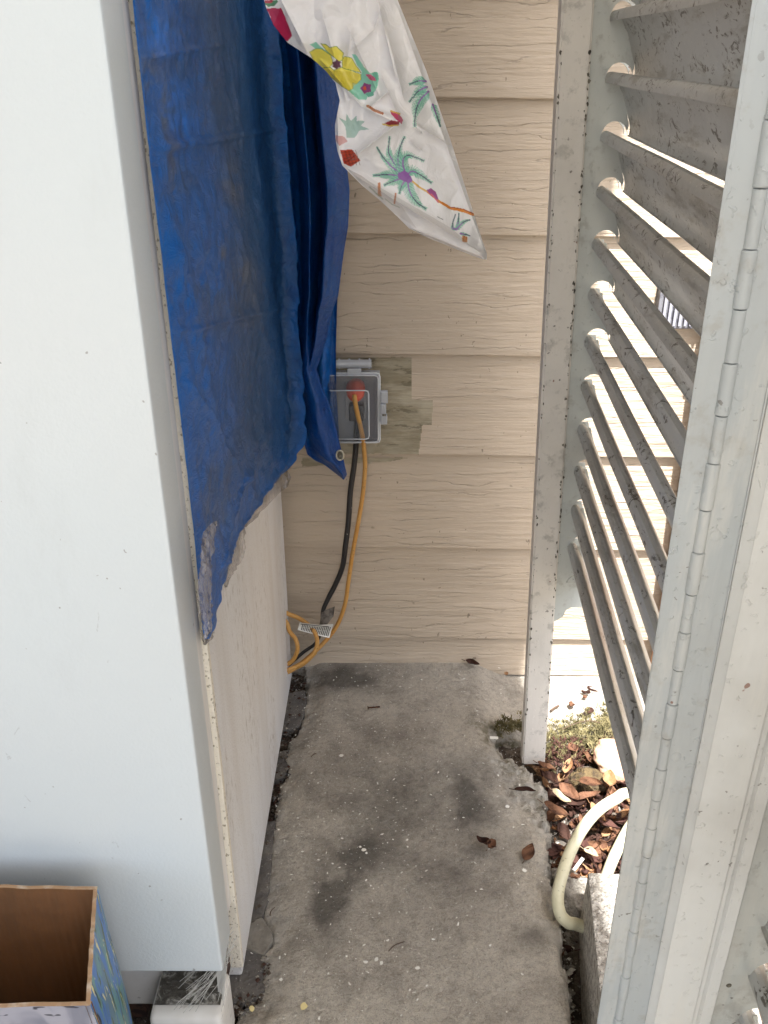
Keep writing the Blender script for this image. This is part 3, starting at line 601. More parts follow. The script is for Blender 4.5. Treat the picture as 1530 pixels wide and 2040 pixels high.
# palm trees
def frond(pts, w, teeth=True, side=0):
    w = w*1.12
    P = [Vector((*c2(*q), 0)) for q in pts]; P = catmull(P, 8); N_ = len(P)
    for i in range(N_-1):
        a_, b_ = P[i], P[i+1]; t = (b_-a_).normalized(); nrm = Vector((-t.y, t.x, 0)); f = i/(N_-1); ww = w*math.sin(min(1, .25+f)*math.pi*.9)**.6*(1-.55*f)
        for sd_ in (-1, 1):
            if side and sd_ != side: continue
            tip = a_+nrm*sd_*ww+t*ww*.9
            pl([(a_.x, a_.y), (tip.x, tip.y)], 1.5, TEAL if i % 2 else TEALD, .85, .6)
    pl([(q.x, q.y) for q in P], 1.3, NAV, 1, .8); n3 = max(2, N_//2); pl([(q.x, q.y) for q in P[:n3]], 1.9, PUR, 1, 1.2)
for pts, w_ in [([(690,1050),(600,930),(570,850),(580,730)], 8), ([(690,1050),(650,950),(660,850),(705,730)], 10), ([(680,1050),(590,980),(520,900),(470,820)], 7), ([(710,1040),(690,940),(740,890),(870,938)], 12),
                ([(730,1060),(770,1025),(860,1070),(935,1125)], 11), ([(690,1070),(600,1055),(520,1055),(440,1062)], 10), ([(690,1080),(610,1110),(530,1145)], 9), ([(710,1100),(680,1150),(660,1215)], 8), ([(730,1100),(750,1200),(810,1290),(890,1345)], 12)]:
    frond(pts, w_)
pp([c2(650,1040),c2(700,1020),c2(740,1040),c2(780,1110),c2(740,1125),c2(680,1100),c2(650,1080)], (150, 92, 178))
pl([c2(775,1112), c2(830,1160), c2(900,1200)], 1.9, (232, 190, 100)); pl([c2(900,1200), c2(1000,1280), c2(1090,1335), c2(1200,1360), c2(1290,1390)], 2.0, (226, 140, 44), 1, 3.2)
pl([c2(1100,1330), c2(1200,1345), c2(1292,1385)], 1.0, (170, 70, 30)); pp([c2(890,1185),c2(930,1170),c2(970,1200),c2(995,1270),c2(940,1240)], (160, 70, 140)); pl([c2(930,1215), c2(990,1285)], 1.3, (222, 96, 120))
for pts, w_ in [([(885,262),(820,262),(745,290)], 9), ([(895,310),(820,350),(745,440)], 9), ([(910,350),(840,420),(800,520),(790,650)], 13), ([(945,460),(980,560),(1010,650)], 7)]: frond(pts, w_)
for pts, w_ in [([(1140,1515),(1110,1495),(1135,1390)], 3), ([(1145,1515),(1160,1450),(1165,1380)], 3), ([(1145,1515),(1200,1460),(1260,1435)], 5), ([(1180,1552),(1260,1570)], 3)]: frond(pts, w_)
pp([c2(1195,1570),c2(1240,1580),c2(1235,1625),c2(1190,1620)], (214, 160, 100)); pl([c2(1212,1575), c2(1205,1620)], .8, (180, 80, 50)); pl([c2(1230,1580), c2(1222,1622)], .6, (180, 80, 50))
pp([c2(480,1120),c2(500,1120),c2(510,1240),c2(480,1240)], (214, 130, 60), .9); pp([c2(625,1205),c2(638,1205),c2(625,1308),c2(612,1300)], (204, 120, 60), .9)
pl([c2(410,1160), c2(470,1215), c2(520,1260)], 1.6, (140, 168, 150), .6); pl([c2(540,1260), c2(600,1305), c2(660,1330)], 1.2, (150, 170, 155), .5); pl([c2(985,1410), c2(1030,1435)], .9, (90, 96, 100), .7)
film = np.full(VV.shape, .97)
fz = inpoly(UU, VV, [(690,335),(760,375),(840,420),(900,455),(962,512),(880,488),(815,455),(757,400)])
film[fz] = .78; fz2 = sstep(14, -4, np.where(inpoly(UU, VV, [(690,335),(720,350),(800,410),(830,455),(757,405)]), -dline(UU, VV, [(690,335),(720,350),(800,410),(830,455),(757,405)], True), 15)); film = np.minimum(film, .97-.35*fz2)
me = gridmesh('plastic_tablecloth', np.stack([dx*k, Yb, H+dz*k], -1), cols={'paint': paint}, extra={'film': film})
bag = link('plastic_tablecloth', me, MBG, smooth=True)
prop(bag, 'thin white plastic tablecloth printed with palm trees and flowers, hanging to a point', 'tablecloth')

# ================================================================ OUTLET AND CORDS
ob = thing('outlet_box', onY(700, 800, YW), 'clear plastic weatherproof outlet cover on the siding beside the tarp', 'outlet')
YC = YW-.062
def P2(u, v, Yv): return onY(u, v, Yv)
bl = P2(640, 880, YW-.004); tr_ = P2(752, 742, YW-.004)
x0, x1, z0, z1 = bl.x, tr_.x, bl.z, tr_.z
MB().box((x0, YW-.016, z0), (x1, YW+.004, z1)).build('back_box', MGB, ob, bevel=.004)
xc = P2(708, 800, YW-.02).x; zc = P2(708, 800, YW-.02).z
MB().box((xc-.018, YW-.021, zc-.032), (xc+.018, YW-.0165, zc+.036)).build('receptacle', M('receptacle_plastic', lin(150, 150, 152), rough=.4), ob, bevel=.002)
# clear cover: stepped shell
cv = MB(); fx0, fx1, fz0, fz1 = P2(640,882,YC+.03).x, P2(757,882,YC+.03).x, P2(700,880,YC+.03).z, P2(700,742,YC+.03).z
def ringf(b, r0, y0, r1, y1, m=0):
    a0 = [(r0[0], y0, r0[2]), (r0[1], y0, r0[2]), (r0[1], y0, r0[3]), (r0[0], y0, r0[3])]; a1 = [(r1[0], y1, r1[2]), (r1[1], y1, r1[2]), (r1[1], y1, r1[3]), (r1[0], y1, r1[3])]
    for i in range(4): j = (i+1) % 4; b.quad(a0[i], a0[j], a1[j], a1[i], m=m)
R0 = (fx0, fx1, fz0, fz1); R1 = (fx0+.004, fx1-.003, fz0+.003, fz1-.003); R2 = (fx0+.013, fx1-.011, fz0+.010, fz1-.012); R3 = (fx0+.020, fx1-.019, fz0+.015, fz1-.024)
ringf(cv, R0, YW-.017, R0, YC+.028, 1); ringf(cv, R0, YC+.028, R1, YC+.022, 1); ringf(cv, R1, YC+.022, R2, YC+.018, 2); ringf(cv, R2, YC+.018, R3, YC+.004, 2)
cv.quad((R3[0], YC+.004, R3[2]), (R3[1], YC+.004, R3[2]), (R3[1], YC+.004, R3[3]), (R3[0], YC+.004, R3[3]))
cv.build('cover', [MCL, MCE, MCD], ob)
rim = MB()
for R_, yy, rr in ((R0, YC+.026, .0014), (R1, YC+.021, .0010), (R3, YC+.003, .0011)):
    pts = [Vector((R_[0], yy, R_[3])), Vector((R_[1]-.006, yy, R_[3])), Vector((R_[1]-.0015, yy, R_[3]-.0015)), Vector((R_[1], yy, R_[3]-.006)), Vector((R_[1], yy, R_[2]+.006)), Vector((R_[1]-.0015, yy, R_[2]+.0015)), Vector((R_[1]-.006, yy, R_[2])), Vector((R_[0], yy, R_[2]))]
    rim.tube(pts, rr, seg=6)
rim.build('cover_rim', M('cover_rim_plastic', lin(214, 218, 222), rough=.1, alpha=.9), ob, smooth=True)
h = MB(); zt = P2(700, 726, YC+.03).z
h.tube([(fx0, YC+.034, zt), (P2(740,726,YC+.03).x, YC+.034, zt)], .0075, seg=14)
for u in (676, 696, 716, 736):
    xx = P2(u, 726, YC+.03).x; h.tube([(xx-.0015, YC+.034, zt), (xx+.0015, YC+.034, zt)], .0095, seg=14)
xx = P2(706, 735, YC+.03).x; h.box((xx-.012, YC+.024, fz1-.002), (xx+.012, YC+.029, zt-.006))
h.build('hinge', MCE, ob, smooth='auto')
l_ = MB(); lx = fx1+.001; 
for (va, vb, w_) in ((776, 800, .013), (801, 822, .010), (823, 842, .012)):
    l_.box((lx, YC+.018, P2(760, vb, YC+.03).z), (lx+w_, YC+.030, P2(760, va, YC+.03).z))
l_.build('latch', MCE, ob, bevel=.002)
MB().box((lx+.003, YC+.0165, P2(760,824,YC+.03).z), (lx+.010, YC+.0176, P2(760,820,YC+.03).z)).build('latch_slot', MCH, ob)

yc = thing('extension_cord', onY(706, 1200, 1.38), 'yellow extension cord with an orange plug, looping down behind the refrigerator', 'cord')
pg = MB(); c = P2(708, 786, YW-.045)
pg.tube([c+Vector((0, .024, .006)), c+Vector((0, .012, .005)), c, c+Vector((0, -.006, -.004)), c+Vector((0, -.010, -.008))], [.0165, .0165, .015, .011, .006], seg=20)
pg.build('plug', MOR, yc, smooth=True)
def pts_on(L): return [onY(u, v, Yv) for u, v, Yv in L]
main = pts_on([(706,788,1.368),(707,797,1.363),(710,815,1.366),(717,845,1.372),(723,875,1.385),(726,905,1.400),(727,935,1.405),(722,990,1.405),(712,1050,1.402),(702,1105,1.402),(694,1160,1.402),(687,1205,1.400),(672,1245,1.395),(650,1275,1.385),(622,1303,1.37),(595,1325,1.35),(576,1338,1.33),(550,1345,1.31)])
MB().tube(catmull(main, 8), .0042, seg=12).build('cable', MYC, yc, smooth=True)
for L in ([(560,1215,1.36),(577,1224,1.36),(594,1231,1.36),(612,1243,1.355),(626,1258,1.35),(632,1278,1.345),(627,1298,1.34),(612,1314,1.335),(592,1326,1.33),(570,1336,1.32),(550,1340,1.32)],
          [(562,1230,1.35),(572,1242,1.345),(577,1258,1.34),(588,1272,1.335),(593,1290,1.33),(588,1308,1.33),(578,1320,1.33),(560,1328,1.33)],
          [(556,1345,1.35),(580,1334,1.352),(605,1322,1.352),(628,1300,1.35)]):
    MB().tube(catmull(pts_on(L), 8), .0042, seg=12).build('cable', MYC, yc, smooth=True)
bc = thing('power_cord', onY(700, 1000, 1.4), 'black appliance cord plugged in under the orange plug, with a paper warning tag', 'cord')
c = P2(710, 822, YW-.035)
MB().box((c.x-.013, c.y-.008, c.z-.014), (c.x+.013, c.y+.015, c.z+.015)).build('plug', MBC, bc, bevel=.003, bseg=3)
blk = pts_on([(711,835,1.39),(710,860,1.395),(709,890,1.403),(705,930,1.405),(698,980,1.405),(694,1040,1.404),(688,1090,1.403),(682,1130,1.403),(668,1165,1.402),(655,1190,1.40),(644,1215,1.395),(642,1235,1.39),(640,1258,1.39),(628,1282,1.385),(606,1298,1.38),(590,1312,1.37),(570,1330,1.35)])
cb = catmull(blk, 8); MB().tube(cb, [.0052 if i < 70 else max(.0034, .0052-(i-70)*.0001) for i in range(len(cb))], seg=12).build('cable', MBC, bc, smooth=True)
# the folded paper tag
def sheet3(b, pix, Yv, m=0):
    b.quad(*[onY(u, v, y_) for (u, v), y_ in zip(pix, Yv)], m=m)
tg = MB(); q = [(596,1240),(650,1246),(666,1256),(655,1271),(600,1258)]
b = MB(); 
tagL = [(592,1253),(596,1241),(656,1247)]
V_ = np.linspace(0, 1, 24); W_ = np.linspace(0, 1, 14); VV, WW = np.meshgrid(V_, W_, indexing='ij')
top = [(0,597),(0.6,634),(1,660)]
UU = np.interp(VV, [0,.6,1], [597,636,664])+WW*np.interp(VV, [0,1], [-4,-8]); VT = np.interp(VV, [0,.6,1], [1240,1245,1243])+WW*np.interp(VV, [0,.6,1], [15,20,28])
Yt = 1.332+.01*np.sin(WW*2.5)+.02*VV
dx, dy, dz = rays(UU, VT); k = Yt/dy; 
me = gridmesh('tag', np.stack([dx*k, Yt, H+dz*k], -1)); tago = link('tag', me, MTG, bc, smooth=True)
ink = MB()
for i in range(17):
    t0 = .10+i*.052
    for (w0, w1) in ((.22, .5), (.55, .9)) if i % 3 else ((.2, .9),):
        pts = []
        for (t, w_) in ((t0, w0), (t0+.022, w0), (t0+.022, w1), (t0, w1)):
            u = float(np.interp(t, [0,.6,1], [597,636,664])+w_*np.interp(t, [0,1], [-4,-8])); v = float(np.interp(t, [0,.6,1], [1240,1245,1243])+w_*np.interp(t, [0,.6,1], [15,20,28]))
            pts.append(onY(u, v, 1.332+.01*math.sin(w_*2.5)+.02*t-.001))
        ink.quad(*pts)
pts = []
ink.quad(*[onY(u, v, 1.331) for u, v in ((599,1242.5),(655,1248),(655,1249.5),(599,1244))])
ink.build('tag_print', MTK, bc)
b = MB(); b.quad(onY(641,1218,1.392), onY(662,1210,1.392), onY(667,1208,1.385), onY(664,1228,1.380), onY(652,1244,1.372), onY(636,1246,1.372))
b.build('tag', M('tag_back', lin(120, 114, 106), rough=.5, layers=[dict(sc=90, d=3, lo=.45, hi=.6, col=lin(64, 58, 54), f=.7)]), bc)

# ================================================================ LOUVERED SHUTTER PANELS
DL = Vector((-.0733, -1.142, -.0717)).normalized()     # along the louvers, towards the camera
YP = 1.165
slots_px = [(1217,33),(1207,154),(1198,268),(1190,379),(1181,484),(1173,582),(1166,678),(1158,767),(1151,854),(1144.6,937),(1139,1016),(1133,1088),(1128,1158)]
sp_ = [onY(u, v, YP) for u, v in slots_px]
n_ = np.arange(len(sp_)); fz_ = np.polyfit(n_, [p.z for p in sp_], 1); fx_ = np.polyfit(n_, [p.x for p in sp_], 1)
def slot(i): return Vector((float(np.polyval(fx_, i)), YP, float(np.polyval(fz_, i))))
pitch = -float(fz_[0]); NL = len(sp_)
sp = thing('louvered_shutter', (.28, 1.16, 0), 'weathered grey metal shutter panel, right of the gap, its far post on the ground', 'shutter')
# far post: two leaning edges from the photo
pb0 = onY(1042, 1497, 1.16); pb1 = onY(1087, 1503, 1.16); pt0 = onY(1120, 0, 1.16); pt1 = onY(1185, 0, 1.16)
def ext(a, b, z): t = (z-a.z)/(b.z-a.z); return a+(b-a)*t
zlo, zhi = -.03, 1.75
L0, L1 = ext(pb0, pt0, zlo), ext(pb0, pt0, zhi); R0_, R1_ = ext(pb1, pt1, zlo), ext(pb1, pt1, zhi)
b = MB(); n = 1
for i in range(n):
    t0, t1 = i/n, (i+1)/n
    a, c_, a2, c2_ = L0.lerp(L1, t0), R0_.lerp(R1_, t0), L0.lerp(L1, t1), R0_.lerp(R1_, t1)
    off = Vector((0, .026, 0))
    b.quad(a, c_, c2_, a2); b.quad(a+off, a2+off, c2_+off, c_+off); b.quad(a, a2, a2+off, a+off); b.quad(c_, c_+off, c2_+off, c2_)
b.quad(L1, R1_, R1_+Vector((0,.026,0)), L1+Vector((0,.026,0)))
post = b.build('post', MPO, sp)
bmx = bmesh.new(); bmx.from_mesh(post.data); bmesh.ops.remove_doubles(bmx, verts=bmx.verts, dist=1e-5)
ed = [e for e in bmx.edges if len(e.link_faces) == 2 and e.calc_face_angle(0) > 1]; bmesh.ops.bevel(bmx, geom=ed, offset=.0025, segments=3, affect='EDGES'); bmx.to_mesh(post.data); bmx.free()
# peeled chips along both post edges
b = MB()
for i in range(170):
    t = random.random()**.8; rt = random.random() < .68
    e = (R0_.lerp(R1_, .02+.62*t) if rt else L0.lerp(L1, .02+.62*t))+Vector((random.uniform(-.0045, -.0002) if rt else random.uniform(.0008, .004), -.0006, 0))
    r = random.uniform(.0006, .0020); nn = 7; n0 = len(b.v)
    b.v += [(e.x+r*math.cos(a_)*random.uniform(.4, 1.2), e.y, e.z+r*random.uniform(.6, 2.2)*math.sin(a_)) for a_ in [2*math.pi*k/nn for k in range(nn)]]
    b.f.append(tuple(range(n0, n0+nn))); b.m.append(0)
prop(b.build('paint_chips', MCH, post), kind='stuff')
# louver section (x right, z up) measured from the slot corner
PROF = [(.0002, -.0060), (.0000, -.0015), (.0008, .0018), (.0030, .0042), (.0065, .0048), (.0098, .0034), (.0122, .0004), (.0148, -.0050), (.0190, -.0120), (.0208, -.0150), (.0232, -.0185), (.0280, -.0320), (.0318, -.0430), (.0350, -.0500), (.0366, -.0555), (.0372, -.0615), (.0366, -.0655), (.0350, -.0668)]
def louver(parent, O, length, back=.002, mat=MLO, prof=PROF, dirv=DL, sc=1.0, nseg=24, seed=0):
    th = .0011; P = [Vector((x_*sc, 0, z_*sc)) for x_, z_ in prof]; N_ = []
    for i in range(len(P)):
        t = (P[min(i+1, len(P)-1)]-P[max(i-1, 0)]).normalized(); N_.append(Vector((t.z, 0, -t.x)))
    A = [O+p for p in P]; B = [O+p-nn*th for p, nn in zip(P, N_)]
    loop = A+B[::-1]; m = len(loop); b = MB(); rr = random.Random(seed)
    for k in range(nseg+1):
        s = -back+(length+back)*k/nseg; d = dirv*s
        sag = Vector((.0003*math.sin(k*.5+seed), 0, .0003*math.sin(k*.4+seed*2)))
        dr = .0*(k/nseg); b.v += [tuple(p+d+sag-Vector((0, 0, dr*min(1, max(0, (O.z-p.z-.035)/.02)))) ) for p in loop]
    for k in range(nseg):
        for i in range(m): j = (i+1) % m; b.f.append((k*m+i, k*m+j, (k+1)*m+j, (k+1)*m+i)); b.m.append(0)
    b.f.append(tuple(range(m))); b.f.append(tuple(range(nseg*m, nseg*m+m))); b.m += [0, 0]
    o = b.build('louver', mat, parent, smooth='auto'); return o
def plate(name, parent, O_of, i0, i1, xl_of, mat, xr=.0385, thick=.002, yoff=0, endscallop=True, res=None):
    """sheet with a half-round hole and a narrow S slit per louver, as columns of quads"""
    b = MB(); Yf = yoff
    for i in range(i0, i1+1):
        O = O_of(i); On = O_of(i+1); h_ = O.z-On.z
        # right edge of the tab (profile line) between slot i and i+1
        top = .0175
        zz = sorted(set([-h_*q/22 for q in range(23)]+[ -h_+.0165*math.sin(a_) for a_ in np.linspace(0, math.pi/2, 9)]), reverse=True)
        for z_a, z_b in zip(zz[:-1], zz[1:]):
            row = []
            for z_ in (z_a, z_b):
                xr_ = float(np.interp(-z_, [0, .006, .02, .043, .050, .055, .0595, .0622, h_], [.0190, .0205, .0255, .0316, .0345, .0357, .0345, .0310, .0300]))
                t = -z_/h_; xn = (On.x-O.x)
                c = .0165+xn; dzn = z_+h_; hole = dzn < .0165
                xl = xl_of(O.z+z_)
                if hole:
                    hw = math.sqrt(max(0, .0165**2-dzn**2)); xa, xb = O.x+c-hw, O.x+c+hw
                else: xa = xb = O.x+(c)
                row.append((xl, min(xa, 9), xb, max(O.x+xr_, xb+.0004), O.z+z_))
            (l0, a0, b0, r0, za), (l1, a1, b1, r1, zb_) = row
            for (p, q, r, s) in ((l0, a0, l1, a1), (b0, r0, b1, r1)):
                b.box_like = None
                n0 = len(b.v)
                for yy in (O.y+Yf, O.y+Yf+thick):
                    b.v += [(p, yy, za), (q, yy, za), (s, yy, zb_), (r, yy, zb_)]
                for f in ((0,1,2,3),(7,6,5,4),(0,4,5,1),(1,5,6,2),(2,6,7,3),(3,7,4,0)): b.f.append(tuple(n0+w for w in f)); b.m.append(0)
    return b, name
def xl_far(z): return ext(pb1, pt1, z).x-.001
# extend slots above the picture too
UP = 8
b, _ = plate('slotted_plate', sp, slot, -UP, NL-2, xl_far, MPL)
# last piece: crescent slot without louver, then the scalloped end
O = slot(NL-1); n0 = len(b.v); xl = xl_far(O.z)
zend = onY(1140, 1210, YP).z
for q in range(24):
    za = O.z-q*(O.z-zend)/24; zb_ = O.z-(q+1)*(O.z-zend)/24
    for z_a, z_b in ((za, zb_),):
        ins_ = [float(np.interp(O.z-z_, [0, .02, .043, .06], [.0200, .0250, .0310, .0350])) for z_ in (z_a, z_b)]
        b.box((xl_far(z_a), YP, z_b), (O.x+ins_[0]-.0006, YP+.002, z_a))
# tab inside the crescent
t_ = [(O.x+.0165+.0135*math.cos(a_), YP, O.z+.0005+.0125*math.sin(a_)) for a_ in np.linspace(0, math.pi, 14)]; b.prism(t_, (0, .002, 0))
pe = [(xl_far(zend), YP, zend), (xl_far(zend), YP, onY(1100,1241,YP).z), (onY(1122,1228,YP).x, YP, onY(1122,1228,YP).z), (onY(1127,1216,YP).x, YP, onY(1127,1216,YP).z), (onY(1138,1210,YP).x, YP, zend)]
b.prism(pe, (0, .002, 0))
pl_o = b.build('slotted_plate', MPL, sp)
b, _ = plate('inner_plate', sp, lambda i: slot(i)-DL*.024, -UP, NL-1, lambda z: xl_far(z)-.004, MPL)
b.build('inner_plate', MPL, sp)
# rear box of the far stile so that it is a real tube, seen from the outside
SL = .675
for i in range(-UP, NL-1): louver(sp, slot(i), SL, seed=i)
# near stile, measured along its left edge
e0 = Vector((.195, .483, .375)); e1 = Vector((.173, .452, 1.073)); SD = (e1-e0)/(e1.z-e0.z)
def se(z, x_=0, y_=0): return e0+SD*(z-e0.z)+Vector((x_, y_, 0))
def strip(b, prof, z0, z1, n=1, m=0, closed=True):
    for k in range(n):
        a = [se(z0+(z1-z0)*k/n, *p) for p in prof]; c_ = [se(z0+(z1-z0)*(k+1)/n, *p) for p in prof]; kk = len(prof)
        for i in range(kk if closed else kk-1): j = (i+1) % kk; b.quad(a[i], a[j], c_[j], c_[i], m=m)
    if closed: b.quad(*[se(z0, *p) for p in prof]); b.quad(*[se(z1, *p) for p in prof])
    return b
ZL, ZH = .02, 1.62
b = strip(MB(), [(0, 0), (.0405, -.0015), (.0405, .024), (.016, .024)], ZL, ZH, 1)
ns = b.build('near_stile', MHI, sp, smooth=False)
bmx = bmesh.new(); bmx.from_mesh(ns.data); bmesh.ops.remove_doubles(bmx, verts=bmx.verts, dist=1e-5)
ed = [e for e in bmx.edges if len(e.link_faces) == 2 and e.calc_face_angle(0) > 1]; bmesh.ops.bevel(bmx, geom=ed, offset=.0018, segments=2, affect='EDGES'); bmx.to_mesh(ns.data); bmx.free()
# piano hinge
hg = MB(); strip(hg, [(.0175, -.0016), (.0340, -.0019), (.0345, -.0008), (.0175, -.0004)], ZL, ZH)
hinge = hg.build('piano_hinge', MHI, sp)
zt_ = []
for n in range(-5, 20):
    v = (281+264.8*n)/(1+.05699*n); 
    if n < 0: zt_.append(None)
vk = [(281+264.8*n)/(1+.05699*n) for n in range(0, 12)]
ua = lambda v: 1502-.152*v
zk = []
for v in vk:
    # height where the leaning edge is seen at picture row v
    lo_, hi_ = 0., 1.6
    for _ in range(40):
        mid_ = (lo_+hi_)/2; p = se(mid_, .0176, -.004); rel = p-Vector((0, 0, H)); dep = rel.y*cT-rel.z*sT; up = rel.y*sT+rel.z*cT; vv = CV-up/dep*F
        if vv > v: lo_ = mid_
        else: hi_ = mid_
    zk.append(mid_)
per = float(np.mean(np.diff(zk))); z00 = float(np.mean([z_-per*i for i, z_ in enumerate(zk)]))
kn = z00
seg_i = 0
for n in range(-8, 17):
    zt0 = z00+per*n
    for (fa, fb, r) in ((0, .50, .0044), (.512, .988, .0038)):
        za, zb_ = zt0+per*fa, zt0+per*fb
        if min(za, zb_) < ZL or max(za, zb_) > ZH: continue
        MB().tube([se(za, .0176, -.0004), se(zb_, .0176, -.0004)], r, seg=16).build('hinge_knuckle', MHI, hinge, bevel=.0006 if fa == 0 else 0, bseg=1, smooth='auto')
for n in range(-4, 8):
    zc_ = z00+per*(n*1.5+.8)
    if not ZL < zc_ < ZH: continue
    c_ = se(zc_, .0265, -.0016); MB().tube([c_+Vector((0, .001, 0)), c_+Vector((0, -.0004, 0)), c_+Vector((0, -.0008, 0))], [.0042, .0038, .0022], seg=16).build('hinge_screw', MHI, hinge, smooth='auto')
# second panel, folded at the hinge
s2 = thing('louvered_shutter', (.30, .46, 0), 'weathered grey metal shutter panel nearest the viewer, cut by the right picture edge', 'shutter')
b = strip(MB(), [(.0415, -.0020), (.0470, -.0105), (.0775, -.0135), (.0790, -.0118), (.0835, -.0120), (.0850, -.0146), (.0935, -.0150), (.0945, -.0125), (.0945, .020), (.0415, .020)], ZL, ZH, 1)
o = b.build('stile', MBA, s2); bmx = bmesh.new(); bmx.from_mesh(o.data); bmesh.ops.remove_doubles(bmx, verts=bmx.verts, dist=1e-5)
ed = [e for e in bmx.edges if len(e.link_faces) == 2 and e.calc_face_angle(0) > .35]; bmesh.ops.bevel(bmx, geom=ed, offset=.0009, segments=2, affect='EDGES'); bmx.to_mesh(o.data); bmx.free()
# plate of panel 2 with its slots
ypl = se(.4).y+.004
s0 = onY(1494, 1936, ypl)
def slot2(i): return Vector((s0.x+(se(s0.z-pitch*i).x-se(s0.z).x), ypl+(se(s0.z-pitch*i).y-se(s0.z).y), s0.z-pitch*i))
b, _ = plate('slotted_plate', s2, slot2, -12, 3, lambda z: se(z, .0935).x, MPL)
# widen the plate to the right of the slits
for i in range(-12, 4):
    O = slot2(i)
o = b.build('slotted_plate', MPL, s2)
for i in range(-12, 4): louver(s2, slot2(i), .30, back=.014, seed=50+i)
# dents / drain holes in the plate
for (u, v, r) in ((1488,1814,.0022),(1452,1963,.0022),(1527,1650,.0022)):
    p = onY(u, v, ypl); c_ = Vector((p.x, slot2(round((s0.z-p.z)/pitch)).y-.0006, p.z)); MB().tube([c_+Vector((0, .0008, 0)), c_], [r*1.2, r], seg=12).build('drain_hole', MCH, o)

# ================================================================ BEYOND THE SHUTTER
wp = thing('wooden_post', (.52, 1.25, 0), 'reddish brown wooden post behind the louvers, by the siding', 'post')
a = onY(1268, 1345, 1.33); a2 = onY(1388, 690, 1.33); xx = (a.x+a2.x)/2
xx += .050
MB().box((xx, 1.372, -.05), (xx+.09, 1.418, .72)).build('shaft', MWD, wp, bevel=.003)
MB().box((xx-.004, 1.368, .72), (xx+.094, 1.42, .735)).build('cap', MWD, wp, bevel=.003)
vt = thing('wall_vent', onY(1345, 560, YW), 'grey ribbed vent panel on the sunlit siding behind the louvers', 'vent')
a = onY(1318, 560, YW-.01); c_ = onY(1400, 655, YW-.01)
MB().box((a.x, YW-.012, c_.z), (a.x+.26, YW+.01, a.z)).build('frame', MVE, vt, bevel=.002)
b = MB()
for i in range(26):
    xx = a.x+.008+i*.0095; b.box((xx, YW-.017, c_.z+.006), (xx+.0045, YW-.0121, a.z-.006))
b.build('ribs', M('pale_vent_rib', lin(150, 150, 160), rough=.5), vt)

# ================================================================ CARDBOARD BOX
zt = .32; Bk = onZ(194, 1766, zt); Fk = onZ(180, 2003, zt); hB = Vector((-.62, Bk.y+.004, zt)); hF = Vector((-.62, Fk.y-.008, zt-.003))
bx = thing('cardboard_box', ((Bk.x+hB.x)/2, (Bk.y+Fk.y)/2, 0), 'open empty cardboard box with a blue and green printed outside, in front of the refrigerator', 'box')
base = lambda p, dx_=0, dy_=0: Vector((p.x+dx_, p.y+dy_, .004))
th = .004
def panel(name, A, B, nrm, mo, mi, ax=(0, 0), bx_=(0, 0)):
    """A-B top edge, panel down to the ground; outside material mo, inside mi"""
    b = MB(); nv_ = 14; nh = 14; nrm = Vector(nrm)
    def pt(f, g, off):
        p = A.lerp(B, f); q = base(A, *ax).lerp(base(B, *bx_), f); r = p.lerp(q, g)
        r = r+nrm*(.004*math.sin(f*3.1+g*2)*math.sin(g*3))+nrm*off
        if g == 0: r.z += .0012*math.sin(f*47)+.0010*math.sin(f*91)
        return r
    for i in range(nh):
        for j in range(nv_):
            f0, f1, g0, g1 = i/nh, (i+1)/nh, j/nv_, (j+1)/nv_
            b.quad(pt(f0, g0, 0), pt(f1, g0, 0), pt(f1, g1, 0), pt(f0, g1, 0), m=0)
            b.quad(pt(f0, g0, -th), pt(f0, g1, -th), pt(f1, g1, -th), pt(f1, g0, -th), m=1)
        b.quad(pt(i/nh, 0, 0), pt((i+1)/nh, 0, 0), pt((i+1)/nh, 0, -th), pt(i/nh, 0, -th), m=2)
    return b.build(name, [mo, mi, MCR], bx)
panel('back_panel', hB, Bk, (0, 1, 0), MPF, MCI)
rn = (Fk-Bk).cross(Vector((0, 0, 1))).normalized(); rn = rn if rn.x > 0 else -rn
panel('side_panel', Bk+Vector((0, .0005, 0)), Fk, rn, MPR, MCI, ax=(.006, 0), bx_=(.030, -.004))
panel('front_panel', Fk, hF, (0, -1, 0), MPF, MCI, ax=(.030, -.004))
panel('side_panel', hF, hB, (-1, 0, 0), MPR, MCI)
b = MB(); q = [base(hB), base(Bk), base(Fk), base(hF)]; b.prism([p+Vector((0, 0, .001)) for p in q], (0, 0, .004)); b.build('bottom_panel', MCI, bx)

# ================================================================ BLOCK, HOSE, STONES
bk = MB(); B0 = Vector((.288, .848, -.085)); dl = Vector((-.020, -.155, -.010)).normalized(); rt_ = Vector((.99, -.10, 0)).normalized()
tz = .068+.085
p0 = B0; p1 = B0+dl*.30; top = Vector((.000, -.012, 0))
loop = [p0, p0+rt_*.19, p0+rt_*.19+Vector((0, 0, tz)), p0+Vector((0, 0, tz))+top]
bk.prism(loop, dl*.30)
blk_o = bk.build('concrete_block', MCB, bevel=.003, bseg=2)
prop(blk_o, 'pale concrete block lying in the pit beside the white hose', 'block')
hz = [(.52, 1.02, .02), *[tuple(onZ(u, v, z_)) for u, v, z_ in ((1262,1580,.050),(1226,1592,.052),(1190,1616,.052),(1160,1652,.045),(1135,1700,.036),(1118,1750,.028),(1111,1790,.018),(1117,1822,.008),(1133,1838,-.002),(1150,1842,-.01))]]
last = Vector(hz[-1]); hz += [(last.x+.04, last.y-.002, -.03)]
hs_ = MB().tube(catmull(hz, 10), .0088, seg=18).build('water_hose', MHO, smooth=True)
prop(hs_, 'stiff cream plastic hose curving over the leaves and down beside the block', 'hose')
